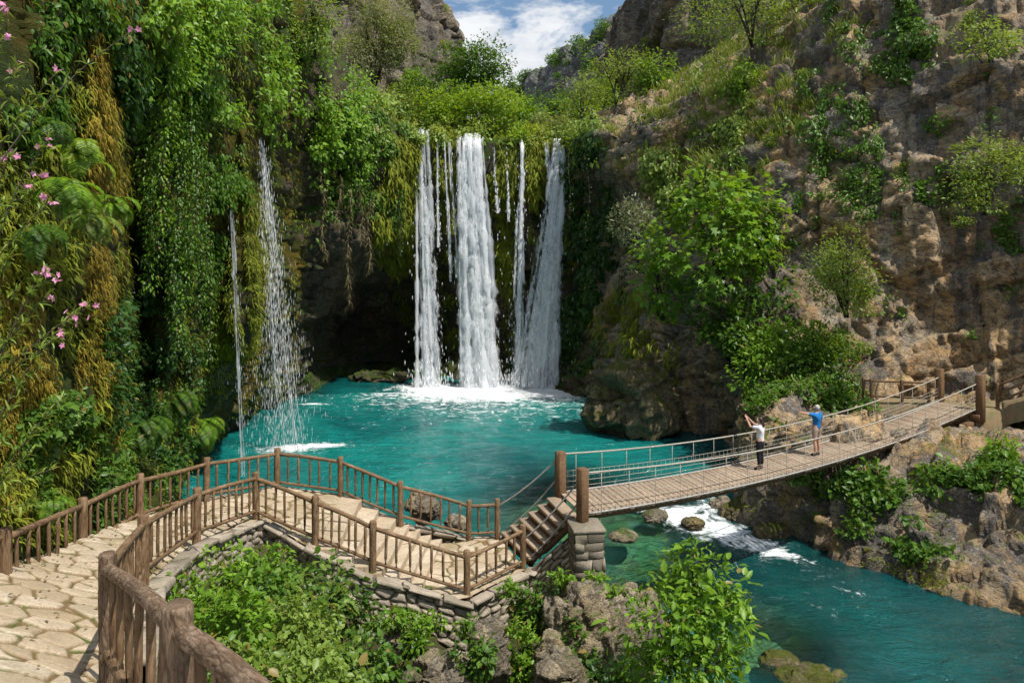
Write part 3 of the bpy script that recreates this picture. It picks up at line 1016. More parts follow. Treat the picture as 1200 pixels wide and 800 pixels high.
hz = 0.07 * fbm(f / np.array([1.6, .9, 1]), 3, 33) + 0.16 * np.clip(rap, 0, 1) * (0.4 + fbm(f / 0.7, 3, 35)) + 0.12 * np.clip(foam - .3, 0, 1) * fbm(f / 0.9, 3, 36)
f[:, 2] = hz
me = grid_mesh('water', f.reshape(wx.shape + (3,)), {'foam': np.clip(foam, 0, 1), 'deep_shade': np.clip(deep_shade, 0, 1), 'clear': cl})
tag(link('water', me, M['water']), kind='structure')
# ------------------------------------------------------------------ the path, its posts in the ground
def G(px, py, z):
    D = (CZ - z) * F / (py - 300.0)
    return np.array([(px - 600) * D / F, D, z])


O = [np.array([-8.6, 3.2, 7.1]), np.array([-8.3, 6.8, 5.95]), G(6, 705, 4.9), G(96, 650, 4.25), G(163, 612, 3.98), G(242, 588, 3.78), G(325, 573, 3.6), G(399, 583, 3.4), G(470, 613, 2.9), G(549, 633, 2.12), G(583, 631, 2.12)]
I = [np.array([-.25, 1.0, 7.55]), np.array([-.51, 2.4, 7.25]), np.array([-1.93, 4.2, 6.85]), G(126, 787, 5.76), G(168, 682, 5.05), G(230, 634, 4.26), G(300, 608, 3.77), G(369, 639, 3.42), G(437, 668, 2.9), G(547, 700, 2.05), G(613, 666, 2.1)]

# pairs of path edges (outer, inner) with their level
PAIRS = [(O[0] + [0, -1.5, .4], I[0] + [0, -.6, .2]), (O[0], I[1]), (O[1], I[2]), (O[2], I[3]), (O[3] * .6 + O[2] * .4, I[4]), (O[4], I[5]), (O[5], I[6]), (O[6], I[6] + [.35, .03, -.02]), (O[7], I[7]), (O[8], I[8]),
         (O[9] * .55 + O[8] * .45, I[9] * .45 + I[8] * .55), (O[9], I[9]), (O[10] + [.1, 0, 0], I[10])]
LV = [7.7, 7.15, 6.4, 5.32, 4.78, 4.08, 3.76, 3.62, 3.42, 2.92, 2.1, 2.1, 2.1]
seg_n = [40, 90, 110, 110, 110, 90, 70, 40, 70, 70, 70, 60, 50]
po, pi_, zz = [], [], []
for k in range(len(PAIRS) - 1):
    (a0, b0), (a1, b1) = PAIRS[k], PAIRS[k + 1]
    for j in range(seg_n[k]):
        t = j / seg_n[k]
        po.append(a0 + (a1 - a0) * t)
        pi_.append(b0 + (b1 - b0) * t)
        zz.append(LV[k] + (LV[k + 1] - LV[k]) * t)
po.append(PAIRS[-1][0]); pi_.append(PAIRS[-1][1]); zz.append(LV[-1])
po, pi_, zz = np.array(po), np.array(pi_), np.array(zz)
SPLIT0, SPLIT1 = sum(seg_n[:8]), sum(seg_n[:10])
NW = 150
tw = np.linspace(-0.06, 1.06, NW)
PG = po[:, None, :] * (1 - tw)[None, :, None] + pi_[:, None, :] * tw[None, :, None]
PG[:, :, 2] = zz[:, None]
pf = PG.reshape(-1, 3)
q2 = np.stack([pf[:, 0], pf[:, 1], 0 * pf[:, 0]], 1)
q2 = q2 + 0.10 * np.stack([fbm(q2 * 2.2, 3, 51), fbm(q2 * 2.2, 3, 52), 0 * pf[:, 0]], 1)
b = worley(q2 / np.array([.52, .40, 1]) + [0, 0, .5], 53, 0.85)
edge = b[1] - b[0]
joint = 1 - smooth(edge, 0.05, 0.13)
pf = pf.copy()
pf[:, 2] += 0.035 * smooth(edge, 0.02, 0.2) + 0.03 * (b[2] - .5) + 0.02 * fbm(q2 * 1.5, 3, 54)
PATHG = pf.reshape(PG.shape)
pcell = np.clip(b[2] * .7 + .3 * (0.5 + 0.5 * fbm(q2 * 3, 2, 58)), 0, 1).reshape(PG.shape[:2])
joint = joint.reshape(PG.shape[:2])
for nm, sl in (('path', slice(0, SPLIT0 + 3)), ('terrace', slice(SPLIT1 - 3, None))):
    me = grid_mesh(nm, PATHG[sl], {'cell': pcell[sl].ravel(), 'joint': joint[sl].ravel()})
    tag(link(nm, me, M['paving']), kind='structure')
stp = thing('stone_steps', (PAIRS[9][0] + PAIRS[9][1]) / 2 * [1, 1, 0] + [0, 0, 2.1], 'flight of low irregular stone slab steps leading from the path down to the terrace', 'steps')
rs_ = np.random.default_rng(77)
NS = 7
for k in range(NS):
    def at(t):
        e = 8 + t * 2
        i = min(int(e), 9)
        f_ = e - i
        return (PAIRS[i][0] * (1 - f_) + PAIRS[i + 1][0] * f_), (PAIRS[i][1] * (1 - f_) + PAIRS[i + 1][1] * f_)
    (a0, b0), (a1, b1) = at(k / NS - .004), at((k + 1) / NS + .035)
    zt = 3.42 - (k + .0) * (3.42 - 2.1) / NS - .02
    m = MB()
    cuts = np.concatenate([[-.05], np.sort(rs_.uniform(.15, .85, 2)), [1.05]])
    if cuts[2] - cuts[1] < .15:
        cuts[2] = cuts[1] + .2
    vv_, ff_ = [], []
    for j in range(3):
        g = 9
        sa, sb_ = cuts[j] + .006, cuts[j + 1] - .006
        tz = zt + rs_.normal(0, .012)
        uu = np.linspace(sa, sb_, 26)
        ww = np.linspace(0, 1, g)
        top_ = []
        for u in uu:
            p0, p1 = a0 + (b0 - a0) * u, a1 + (b1 - a1) * u
            for w_ in ww:
                top_.append(p0 + (p1 - p0) * w_)
        top_ = np.array(top_)
        top_[:, 2] = tz
        top_ = top_ + .025 * np.stack([fbm(top_ * 2.5, 3, 91), fbm(top_ * 2.5, 3, 92), .6 * fbm(top_ * 3, 3, 93)], 1)
        T = top_.reshape(26, g, 3)
        ring = np.concatenate([T[:, 0], T[-1, 1:], T[-2::-1, -1], T[0, -2:0:-1]])
        nr = len(ring)
        cen = T.mean((0, 1))
        dn = ring * 1.0
        dn[:, :2] += (ring[:, :2] - cen[:2]) * .004
        dn[:, 2] -= .03
        dn2 = dn * 1.0
        dn2[:, 2] -= .26
        dn2[:, :2] -= (ring[:, :2] - cen[:2]) * .02
        base = 26 * g
        allv = np.concatenate([top_, ring, dn, dn2])
        fc = [tuple(int(x) for x in q) for q in grid_loops(26, g)]
        for lv in range(2):
            o_ = base + nr * lv
            for i in range(nr):
                fc.append((o_ + i, o_ + (i + 1) % nr, o_ + nr + (i + 1) % nr, o_ + nr + i))
        m.add(allv, fc, rs_.random())
    o = m.build('step', M['paving'], stp, smooth_shade=False)
    o.data.attributes.new('cell', 'FLOAT', 'POINT').data.foreach_set('value', (np.concatenate(m.r) * .6 + .4).astype(np.float32))


# ------------------------------------------------------------------ ground around the path
GP = [(-4.0, 8.2, 4.9), (-3.6, 9.5, 4.2), (-4.6, 11, 3.6), (-5.2, 13, 3.0), (-5.3, 15, 2.5), (-4.4, 15.5, 1.6), (-3.2, 15.3, .9), (-2.0, 15.3, .4), (-1.0, 15.8, .1), (0.2, 16.8, .3), (1.0, 17.2, 1.6), (1.75, 17.3, 2.1), (2.5, 17.6, 1.2),
      (3.3, 17.4, -.5), (3.8, 16, -.8), (2.6, 15.8, 1.0), (-3.0, 12, 2.5), (-2.5, 13.8, .7), (-.8, 14, .5), (.9, 15, .9), (2.2, 14.2, .9), (0, 12, 1.6), (-2.2, 9, 3.4), (0, 9, 2.6), (2, 11, 1.2), (3.4, 13, 0.3), (4.6, 12, -1.0), (5.2, 9, -1.2), (4, 8, 0.3),
      (2, 7, 2.2), (-1, 6, 4.8), (1, 4, 4.2), (3, 4, 2.4), (6, 4, -.8), (0.6, 2, 5.8), (1.5, 0, 5.2), (4, 0, 2.2), (5, -3, 1.5), (7.5, 0, -1.4),
      (-.9, 20.8, .2), (-2, 20.6, .6), (-3, 20.4, .9), (-4.5, 21.2, .4), (-6.4, 21.4, .8), (-6.4, 23, -1.2), (-8.8, 20.5, 1.0), (-10, 23, -.5), (-10.5, 18.5, 2.2), (-9.9, 15.5, 2.8), (-9.6, 12.5, 3.6), (-9.2, 10, 4.4), (-10.5, 7, 5.4), (-12, 3, 6.5), (-11, 10, 4.6), (-12, 14, 3.6), (-12.5, 18, 2.2), (-12.5, 22, 1.0), (-13, 26, 0), (-1, 23, -2.2), (1.2, 21, -1.6), (2.5, 20, -2), (0.6, 20.3, -.2), (-4, 23.5, -2.2), (5, 16, -2), (5, 20, -2.2), (3.6, 19, -1.6), (3.4, 21, -2.4), (4.4, 23.5, -2.6), (7, 22, -2.8), (7, 18, -2.8), (7, 14, -2.6), (6.6, 10, -2.2), (7.3, 5, -2.4), (3, 23.8, -2.8), (1, 23.8, -2.8), (7.4, 23.8, -3)]
for k in range(0, len(po), 25):
    for t in ((0.0, .25, .5, .75, 1.0) if k < 220 else (0.0, .25, .5, .72)):
        p = po[k] * (1 - t) + pi_[k] * t
        GP.append((p[0], p[1], zz[k] - 0.42))
GP = np.array(GP)


def ground_z(x, y):
    x, y = np.atleast_1d(x), np.atleast_1d(y)
    d2 = (x[:, None] - GP[None, :, 0]) ** 2 + (y[:, None] - GP[None, :, 1]) ** 2
    w_ = 1 / (d2 + 0.02) ** 2.0
    return (w_ * GP[None, :, 2]).sum(1) / w_.sum(1)


gx, gy = np.meshgrid(np.linspace(-15, 7.5, 300), np.linspace(-5, 24, 340), indexing='ij')
f = np.stack([gx.ravel(), gy.ravel(), 0 * gx.ravel()], 1)
z = np.concatenate([ground_z(f[k:k + 6000, 0], f[k:k + 6000, 1]) for k in range(0, len(f), 6000)])
d2p = np.full(len(f), 9.0)
for k in range(0, len(po), 8):                    # keep the ground under the paving
    for t in (0, .2, .4, .6, .8, 1):
        p = po[k] * (1 - t) + pi_[k] * t
        d2p = np.minimum(d2p, (f[:, 0] - p[0]) ** 2 + (f[:, 1] - p[1]) ** 2)
f[:, 2] = z + smooth(np.sqrt(d2p), .5, 1.3) * (0.35 * fbm(f / 1.4, 4, 81) + 0.10 * fbm(f / .3, 3, 82))
me = grid_mesh('ground', f.reshape(gx.shape + (3,)))
tag(link('ground', me, M['soil']), kind='structure')


# ------------------------------------------------------------------ dry-stone walls
def stone_wall(name, top, bottom_z, label, seed, sx=.34, sz=.17, mat='drywall', bulge=.07, lean=0.10, flip=1, cap=True):
    """top: polyline of (x,y,z). A faced wall with rounded stones, thick coping slabs on its top."""
    top = np.asarray(top, float)
    bz = np.broadcast_to(np.asarray(bottom_z, float), (len(top),))
    L = np.concatenate([[0], np.cumsum(np.linalg.norm(np.diff(top[:, :2], axis=0), axis=1))])
    nu = max(int(L[-1] / .028), 12)
    U = np.linspace(0, L[-1], nu)
    T = np.stack([np.interp(U, L, top[:, k]) for k in range(3)], 1)
    Bz = np.interp(U, L, bz)
    d = np.gradient(T[:, :2], axis=0)
    n = unit(np.stack([d[:, 1], -d[:, 0]], 1)) * flip
    for _ in range(6):
        n[1:-1] = (n[:-2] + 2 * n[1:-1] + n[2:]) / 4
    n = unit(n)
    nv = max(int((T[:, 2] - Bz).max() / .028), 10)
    v = np.linspace(0, 1, nv)
    Z = Bz[:, None] * (1 - v) + T[:, 2][:, None] * v
    hgt = T[:, 2][:, None] - Z
    uu = np.repeat(U, nv)
    q = np.stack([uu / sx, (T[:, 2][:, None] - Z).ravel() / sz, np.zeros(nu * nv) + .5], 1)
    row = np.floor(q[:, 1])
    q2 = q + .28 * np.stack([fbm(q * .6, 2, seed), fbm(q * .6 + 9, 2, seed + 1), 0 * uu], 1)
    b = worley(q2, seed + 5, .8)
    e = b[1] - b[0]
    joint = 1 - smooth(e, .04, .16)
    out = bulge * np.sqrt(smooth(e, 0.0, .45)) + .05 * (b[2] - .5) + .015 * fbm(q * 3, 3, seed + 7)
    out = out.reshape(nu, nv) + lean * hgt * 0.35
    X = T[:, 0][:, None] + n[:, 0][:, None] * out
    Y = T[:, 1][:, None] + n[:, 1][:, None] * out
    root = thing(name, (T[nu // 2, 0], T[nu // 2, 1], Bz[nu // 2]), label, 'wall')
    off = np.array(root.location)
    me = grid_mesh('stone_face', np.stack([X, Y, Z], -1) - off, {'cell': b[2], 'joint': joint}, flip=flip > 0)
    link('stone_face', me, M[mat], root)
    if cap:
        m = MB()
        s = 0.0
        r = np.random.default_rng(seed)
        cells = []
        while s < L[-1] - .12:
            w_ = min(r.uniform(.45, .85), L[-1] - s)
            c = np.array([np.interp(s + w_ / 2, L, top[:, k]) for k in range(3)])
            c2 = np.array([np.interp(s + w_ / 2 + .05, L, top[:, k]) for k in range(3)])
            dx = unit(c2 - c)
            nn = np.array([dx[1], -dx[0], 0]) * flip
            nn = unit(nn)
            up = np.cross(dx, nn)
            if up[2] < 0:
                up = -up
            bx = box(c + nn * r.uniform(-.06, .0) + up * r.uniform(-.02, .005), w_ - .02, .30 + r.uniform(-.04, .06), r.uniform(.07, .13), dx, nn, up, .018)
            m.add(bx[0] + r.normal(0, .013, bx[0].shape), bx[1], r.random())
            s += w_
        o = m.build('coping', M['drywall'], root, smooth_shade=False)
        at = o.data.attributes.new('cell', 'FLOAT', 'POINT')
        rr = np.concatenate(m.r) * .8 + .1
        at.data.foreach_set('value', rr.astype(np.float32))
    return root


def offs(p, dx, dy, dz):
    return np.asarray(p) + np.array([dx, dy, dz])


stone_wall('stone_wall', [offs(I[3], .2, .4, -.1), offs(I[4], .22, -.1, -.06), offs(I[5], .22, -.1, -.02), offs(I[6], .12, -.16, -.03), offs(I[6], .32, -.02, -.04)],
           [3.6, 3.0, 2.2, 1.7, 1.7], 'curved dry-stone wall holding up the path, with pale rounded stones in the sun', 11, flip=1)
stone_wall('stone_wall', [offs(I[6], .3, -.06, -.1), offs(I[7], .1, -.2, -.10), offs(I[8], 0, -.2, -.10), offs(I[9] * .4 + I[8] * .6, 0, -.2, -.02)],
           [1.2, .8, .3, 0], 'stone wall below the flight of stone steps, half hidden by ivy', 12, flip=1)
stone_wall('stone_wall', [offs(I[9] * .4 + I[8] * .6, -.06, -.22, -.03), offs(I[9], .02, -.26, -.03), offs(I[9], .2, -.1, -.03), offs(I[10], .2, -.12, -.03), offs(I[10], .3, 0.1, -.03)],
           [-.1, -.2, -.2, .1, .3], 'stone wall under the corner of the lower terrace, with a projecting angle', 13, flip=1)
stone_wall('stone_wall', [offs(I[10], .22, .02, .0), np.array([.75, 18.2, 2.4]), np.array([1.2, 17.95, 2.9]), np.array([1.55, 17.8, 3.25])], [.9, 1.3, 1.6, 1.8],
           'rough stone wall rising beneath the wooden steps to the bridge', 14, .3, .15, cap=False, flip=1)
stone_wall('stone_wall', [offs(O[10], .15, .15, -.03), offs(O[9], 0, .22, -.03), offs(O[8], 0, .22, -.1), offs(O[7], 0, .22, -.1), offs(O[6], -.05, .24, -.05), offs(O[5], -.2, .12, -.05), offs(O[4], -.25, 0, -.05), offs(O[3], -.25, 0, -.05), offs(O[2], -.25, 0, -.05), offs(O[1], -.25, 0, -.05)],
           [-.8, -.6, -.3, -.3, -.3, .6, 1.6, 2.6, 3.4, 4.6], 'stone wall along the outer side of the path towards the pool', 15, flip=1)


# ------------------------------------------------------------------ log fences
def log_fence(name, posts, sizes, nbal, label, cat='fence', group=None, first_open=False, seed=0, near=None):
    root = thing(name, posts[len(posts) // 2], label, cat, group)
    r = np.random.default_rng(seed)
    tops = []
    for k, p in enumerate(posts):
        h, rad = sizes[k]
        nn = 20 if (near and k in near) else 10
        tip = p + [r.normal(0, .012), r.normal(0, .012), h]
        geo_ = bark_log(p - [0, 0, .35], tip, rad, None, seed + k, .006) if nn > 10 else log(p - [0, 0, .35], tip, rad, 7, nn, .09, .006, seed + k)
        m = MB().add(*geo_, rnd=r.random() * .6)
        m.build('post', M['log_grey'] if (near and k in near) else M['log_wood'], root)
    for k in range(len(posts) - 1):
        a, b = posts[k], posts[k + 1]
        isn = bool(near and k in near and k + 1 in near)
        ha, hb = sizes[k][0], sizes[k + 1][0]
        ra = min(sizes[k][1], sizes[k + 1][1]) * (.74 if isn else .62)
        ta, tb = a + [0, 0, ha - .16], b + [0, 0, hb - .16]
        la, lb = a + [0, 0, .20], b + [0, 0, .20]
        mt = M['log_grey'] if isn else M['log_wood']
        geo_ = bark_log(ta, tb, ra, ra * .95, seed + 50 + k) if isn else log(ta, tb, ra, 9, 9, .08, .025, seed + 50 + k, ra * .95)
        MB().add(*geo_, rnd=r.random() * .3).build('top_rail', mt, root)
        MB().add(*log(la, lb, ra * .78, 12 if isn else 8, 9, .08, .015, seed + 90 + k), rnd=.3 + r.random() * .5).build('bottom_rail', M['log_wood'], root)
        n = nbal[k]
        for j in range(n):
            t = (j + 1) / (n + 1) + r.normal(0, .006)
            p0, p1 = la + (lb - la) * t, ta + (tb - ta) * t
            MB().add(*log(p0, p1 + [r.normal(0, .008), r.normal(0, .008), 0], (.034 if k < 3 else .031) if isn else .031 * r.uniform(.9, 1.12), 6, 8, .10, .008, seed + 200 + k * 20 + j, bevel=False), rnd=r.random()).build('baluster', M['log_wood'], root)
    return root


log_fence('log_fence', [np.array(p) for p in O[1:]], [(1.1, .085), (1.1, .09), (1.1, .088), (1.1, .085), (1.12, .08), (1.13, .085), (1.13, .08), (1.13, .078), (1.12, .078), (1.12, .078)],
          [7, 7, 7, 6, 6, 5, 7, 6, 2], 'brown log fence along the pool side of the path, ending at the bridge steps', seed=100)
log_fence('log_fence', [np.array(p) for p in I[0:]], [(1.15, .10), (1.14, .095), (1.15, .088), (1.22, .085), (1.03, .082), (1.08, .085), (1.12, .082), (1.14, .082), (1.12, .082), (1.1, .08), (1.12, .08)],
          [4, 5, 6, 7, 8, 7, 5, 6, 7, 5], 'inner log fence nearest the viewer, with thick nicked rails, leading to the terrace corner', seed=400, near=(0, 1, 2, 3))

# fallen leaves blown along the paving
vr_ = np.random.default_rng(5)
idx = vr_.integers(60, SPLIT0, 420)
tt = np.where(vr_.random(420) < .6, vr_.beta(.5, .5, 420), vr_.random(420))
q = PATHG[idx, (tt * (NW - 16) + 8).astype(int)] + np.stack([vr_.normal(0, .03, 420), vr_.normal(0, .03, 420), np.full(420, .012)], 1)
leaves_obj('fallen_leaves', q, vr_.normal(0, 1, (420, 3)) * [1, 1, .12], vr_.normal(0, .25, (420, 3)) + [0, 0, 1], vr_.uniform(.05, .10, 420), .04, 'broad', M['dry_root'])
bpy.data.objects['fallen_leaves']['kind'] = 'stuff'
# ------------------------------------------------------------------ suspension bridge
BF0, BF1 = np.array([1.75, 17.95, 3.6]), np.array([19.0, 29.75, 3.72])
BB0, BB1 = np.array([1.31, 19.5, 3.6]), np.array([18.4, 31.1, 3.74])


def deck(t, w):
    a = BF0 + (BF1 - BF0) * t
    b = BB0 + (BB1 - BB0) * t
    p = a * (1 - w) + b * w
    p[2] -= 0.50 * 4 * t * (1 - t)
    return p


br = thing('suspension_bridge', deck(.5, .5), 'long wooden plank suspension bridge with wire handrails crossing the turquoise river', 'bridge')
m = MB()
r = np.random.default_rng(5)
NP = 108
for i in range(NP):
    t = (i + .5) / NP
    a, b = deck(t, -.03 - r.uniform(0, .02)), deck(t, 1.03 + r.uniform(0, .02))
    fw = unit(deck(min(t + .01, 1), .5) - deck(max(t - .01, 0), .5))
    ax = unit(b - a)
    up = unit(np.cross(fw, ax))
    L = np.linalg.norm(b - a)
    v, f = box((a + b) / 2 + up * r.normal(0, .004), L, .165, .045, ax, fw, up, .008)
    m.add(v + r.normal(0, .002, v.shape), f, r.random())
m.build('deck', M['plank_wood'], br, smooth_shade=False)
for w in (.06, .94):
    pts = np.array([deck(t, w) - [0, 0, .10] for t in np.linspace(0, 1, 40)])
    MB().add(*tube(pts, .07, 6)).build('bearer', M['beam_wood'], br)
for w in (-.04, 1.04):
    pts = np.array([deck(t, w) - [0, 0, -.04] for t in np.linspace(0, 1, 60)])
    MB().add(*tube(pts, .028, 6)).build('edge_cable', M['rope'], br)


def post(px, hh, name='post', rad=.115, lo=.6, sq=True):
    v, f = box(np.asarray(px) + [0, 0, (hh - lo) / 2], rad * 2, rad * 2, hh + lo, (.83, .56, 0), (-.56, .83, 0), (0, 0, 1), .02)
    return MB().add(v, f, .2).build(name, M['beam_wood'], br, smooth_shade=False)


pF0, pB0 = BF0 + [-.02, -.14, 0], BB0 + [-.0, .12, 0]
pF1, pB1 = BF1 + [.15, -.10, 0], BB1 + [0.0, .12, 0]
post(pF0, 1.2, lo=.45)
post(pB0, 1.12)
post(pF1, 1.42, rad=.14, lo=.5)
post(pB1, 1.42, rad=.14, lo=.5)


def rail(t, w, hh):
    p = deck(t, w)
    e = 1.06 - .10 * 4 * t * (1 - t)
    p[2] += e * hh
    return p


for w in (-.05, 1.05):
    pts = np.array([rail(t, w, 1) for t in np.linspace(-.004, 1.0, 70)])
    MB().add(*tube(pts, .024, 7)).build('handrail', M['cable'], br)
    n = 22
    for k in range(n):
        t = (k + .6) / n
        MB().add(*log(deck(t, w) - [0, 0, .03], rail(t, w, 1), .011, 3, 6, 0, bevel=False)).build('suspender', M['cable'], br)
    m = MB()
    for hh in (.14, .28, .42, .56):
        m.add(*tube(np.array([rail(t, w, hh) for t in np.linspace(0, 1, 40)]), .0075, 4))
    for k in range(110):
        t = (k + .5) / 110
        m.add(*tube(np.array([rail(t, w, .03), rail(t, w, .56)]), .005, 4))
    m.build('netting', M['cable'], br)
# anchor ropes running down from the posts to the path fence
for a, b in ((pF0 + [0, 0, 1.0], I[10] + [0, 0, .72]), (pF0 + [0, 0, .5], I[10] + [.1, 0.2, .12]), (pB0 + [0, 0, 1.0], O[10] + [0, 0, .9]), (pB0 + [0, 0, .5], O[10] + [.25, 0, .25])):
    t = np.linspace(0, 1, 12)
    pts = a + (b - a) * t[:, None]
    pts[:, 2] -= .10 * np.sin(t * 3.1416)
    MB().add(*tube(pts, .024, 6, True, .2, 3, 30)).build('anchor_rope', M['rope'], br)
v, f = box(deck(1.0, .5) + [.1, .05, -.32], .5, 1.9, .26, (.83, .56, 0), (-.4, .91, 0), (0, 0, 1), .02)
m = MB().add(v, f, .3)
v, f = box(deck(.985, .5) + [-.1, 0, -.62], .8, 1.7, .30, (.83, .56, 0), (-.4, .91, 0), (0, 0, 1), .02)
m.add(v, f, .7).build('end_beam', M['beam_wood'], br, smooth_shade=False)

# ------------------------------------------------------------------ wooden steps up to the bridge, stone pier
st = thing('wooden_steps', (.9, 18.8, 2.1), 'short flight of thick wooden plank steps climbing from the terrace to the bridge', 'steps')
B0, F0, B1, F1 = np.array([-.28, 20.35, 2.1]), np.array([.5, 18.55, 2.1]), np.array([1.22, 19.5, 3.56]), np.array([1.62, 18.05, 3.56])
for k in range(6):
    t = (k + .5) / 6
    a, b = B0 + (B1 - B0) * t, F0 + (F1 - F0) * t
    a[2] = b[2] = 2.1 + (k + 1) * .235
    ax = unit(b - a)
    fw = np.array([-ax[1], ax[0], 0])
    L = np.linalg.norm(b - a)
    v, f = box((a + b) / 2 - [0, 0, .04], L, .36, .075, ax, fw, (0, 0, 1), .012)
    MB().add(v, f, r.random()).build('tread', M['plank_wood'], st, smooth_shade=False)
    v, f = box((a + b) / 2 - [0, 0, .19] + fw * .0 - unit(np.array([1.5, -.75, 0])) * .12, L - .06, .05, .22, ax, fw, (0, 0, 1), .006)
    MB().add(v, f, r.random()).build('riser', M['beam_wood'], st, smooth_shade=False)
for a, b in ((B0 + [.05, -.08, .0], B1 + [0, -.05, -.12]), (F0 + [-.03, .08, .0], F1 + [0, .05, -.12])):
    MB().add(*log(a, b, .09, 4, 8, .05, bevel=False)).build('string', M['beam_wood'], st)

pc = np.array([1.80, 17.62, 0])
pr = thing('stone_pier', (pc[0], pc[1], 1.9), 'squat square masonry pier carrying the near end of the bridge', 'pier')
m = MB()
rr = np.random.default_rng(8)
zc = 1.7
cellv = []
while zc < 3.36:
    hh = rr.uniform(.17, .30)
    for side in range(4):
        ang = math.radians(8) + side * math.pi / 2
        nx = np.array([math.sin(ang), -math.cos(ang), 0])
        tx = np.array([nx[1] * -1, nx[0], 0])
        s = -.36
        while s < .34:
            w_ = min(rr.uniform(.2, .5), .36 - s)
            v, f = box(pc + nx * (.315 + rr.uniform(-.012, .016)) + tx * (s + w_ / 2) + [0, 0, zc + hh / 2], w_ - .012, .12, hh - .012, tx, nx, (0, 0, 1), .014)
            m.add(v + .03 * np.stack([fbm(v * 4, 3, 61), fbm(v * 4, 3, 62), fbm(v * 4, 3, 63)], 1) + rr.normal(0, .009, v.shape), f, rr.random())
            s += w_
    zc += hh
o = m.build('masonry', M['pier_stone'], pr, smooth_shade=False)
o.data.attributes.new('cell', 'FLOAT', 'POINT').data.foreach_set('value', np.concatenate(m.r).astype(np.float32))
c8 = (math.cos(math.radians(8)), math.sin(math.radians(8)), 0)
v, f = box(pc + [0, 0, 2.5], .62, .62, 1.68, c8, (-c8[1], c8[0], 0), (0, 0, 1), .0)
o = MB().add(v, f, .1).build('core', M['pier_stone'], pr, smooth_shade=False)
o.data.attributes.new('joint', 'FLOAT', 'POINT').data.foreach_set('value', np.ones(8, np.float32))
v, f = box(pc + [0, 0, zc + .05], .80, .80, .10, c8, (-c8[1], c8[0], 0), (0, 0, 1), .02)
m = MB().add(v + rr.normal(0, .006, v.shape), f, .6)
o = m.build('cap_stone', M['pier_stone'], pr, smooth_shade=False)
o.data.attributes.new('cell', 'FLOAT', 'POINT').data.foreach_set('value', np.full(len(v), .7, np.float32))

# ------------------------------------------------------------------ far bank: ledge path and its rail fences
lp = [np.array([15.3, 34.0, 3.45]), np.array([17.2, 32.9, 3.5]), np.array([18.9, 31.4, 3.62]), np.array([19.3, 30.5, 3.66]), np.array([20.6, 30.6, 3.8]), np.array([21.8, 29.3, 4.6]), np.array([22.6, 27.6, 5.4])]
tt = np.linspace(0, len(lp) - 1, 120)
C_ = np.stack([np.interp(tt, range(len(lp)), [p[k] for p in lp]) for k in range(3)], 1)
for _ in range(10):
    C_[1:-1] = (C_[:-2] + 2 * C_[1:-1] + C_[2:]) / 4
d = np.gradient(C_[:, :2], axis=0)
n = unit(np.stack([d[:, 1], -d[:, 0]], 1))
prof = [(-1.0, -.9), (-.8, -.05), (-.6, 0), (-.2, .03), (.2, .03), (.6, 0), (.8, -.1), (1.0, -.9)]
LG = np.stack([np.stack([C_[:, 0] + n[:, 0] * u, C_[:, 1] + n[:, 1] * u, C_[:, 2] + h], 1) for u, h in prof], 1)
LG += .04 * fbm(LG.reshape(-1, 3) * 2, 3, 5).reshape(LG.shape[:2])[:, :, None]
me = grid_mesh('ledge_path', LG, {'cell': rng.random(LG.shape[0] * LG.shape[1]), 'joint': np.full(LG.shape[0] * LG.shape[1], .75)})
tag(link('ledge_path', me, M['paving']), kind='structure')


def rail_fence(posts, h, nrail, label, rr=.05):
    root = thing('rail_fence', posts[0], label, 'fence')
    for p in posts:
        MB().add(*log(np.asarray(p) - [0, 0, .4], np.asarray(p) + [0, 0, h], .075, 6, 8, .08), rnd=.4).build('post', M['log_wood'], root)
    for a, b in zip(posts[:-1], posts[1:]):
        for k in range(nrail):
            z = h - .1 - k * (h - .25) / max(nrail - 1, 1) * .9
            MB().add(*log(np.asarray(a) + [0, 0, z], np.asarray(b) + [0, 0, z], rr, 6, 7, .08, .01, k), rnd=.5).build('rail', M['log_wood'], root)
    return root


rail_fence([np.array([15.95, 32.9, 3.5]), np.array([16.15, 32.6, 3.5]), np.array([17.2, 32.0, 3.55]), np.array([18.1, 31.5, 3.6])], 1.0, 2, 'low two-railed wooden fence on the ledge behind the far end of the bridge')
rail_fence([np.array([20.05, 29.95, 3.75]), np.array([21.15, 28.9, 4.7]), np.array([21.9, 27.2, 5.4])], 1.0, 3, 'wooden rail fence climbing away at the far right of the bridge')
# ------------------------------------------------------------------ people
def skin_mesh(name, verts, edges, mat, parent, lv=2, root_i=0):
    me = bpy.data.meshes.new(name)
    me.from_pydata([v[:3] for v in verts], edges, [])
    o = bpy.data.objects.new(name, me)
    COL.objects.link(o)
    mo = o.modifiers.new('Skin', 'SKIN')
    sv = me.skin_vertices[0].data
    for i, v in enumerate(verts):
        rr = v[3]
        sv[i].radius = rr if isinstance(rr, tuple) else (rr, rr)
        sv[i].use_root = (i == root_i)
    mo.use_smooth_shade = True
    s = o.modifiers.new('Sub', 'SUBSURF')
    s.levels = lv
    s.render_levels = lv
    dg = bpy.context.evaluated_depsgraph_get()
    nm = bpy.data.meshes.new_from_object(o.evaluated_get(dg))
    nm.name = name
    bpy.data.objects.remove(o)
    bpy.data.meshes.remove(me)
    for p in nm.polygons:
        p.use_smooth = True
    nm.materials.clear()
    nm.materials.append(mat)
    ob = bpy.data.objects.new(name, nm)
    COL.objects.link(ob)
    ob.parent = parent
    return ob


def add_chain(V, E, pts, start=None):
    prev = start
    for p in pts:
        V.append(p)
        i = len(V) - 1
        if prev is not None:
            E.append((prev, i))
        prev = i
    return prev


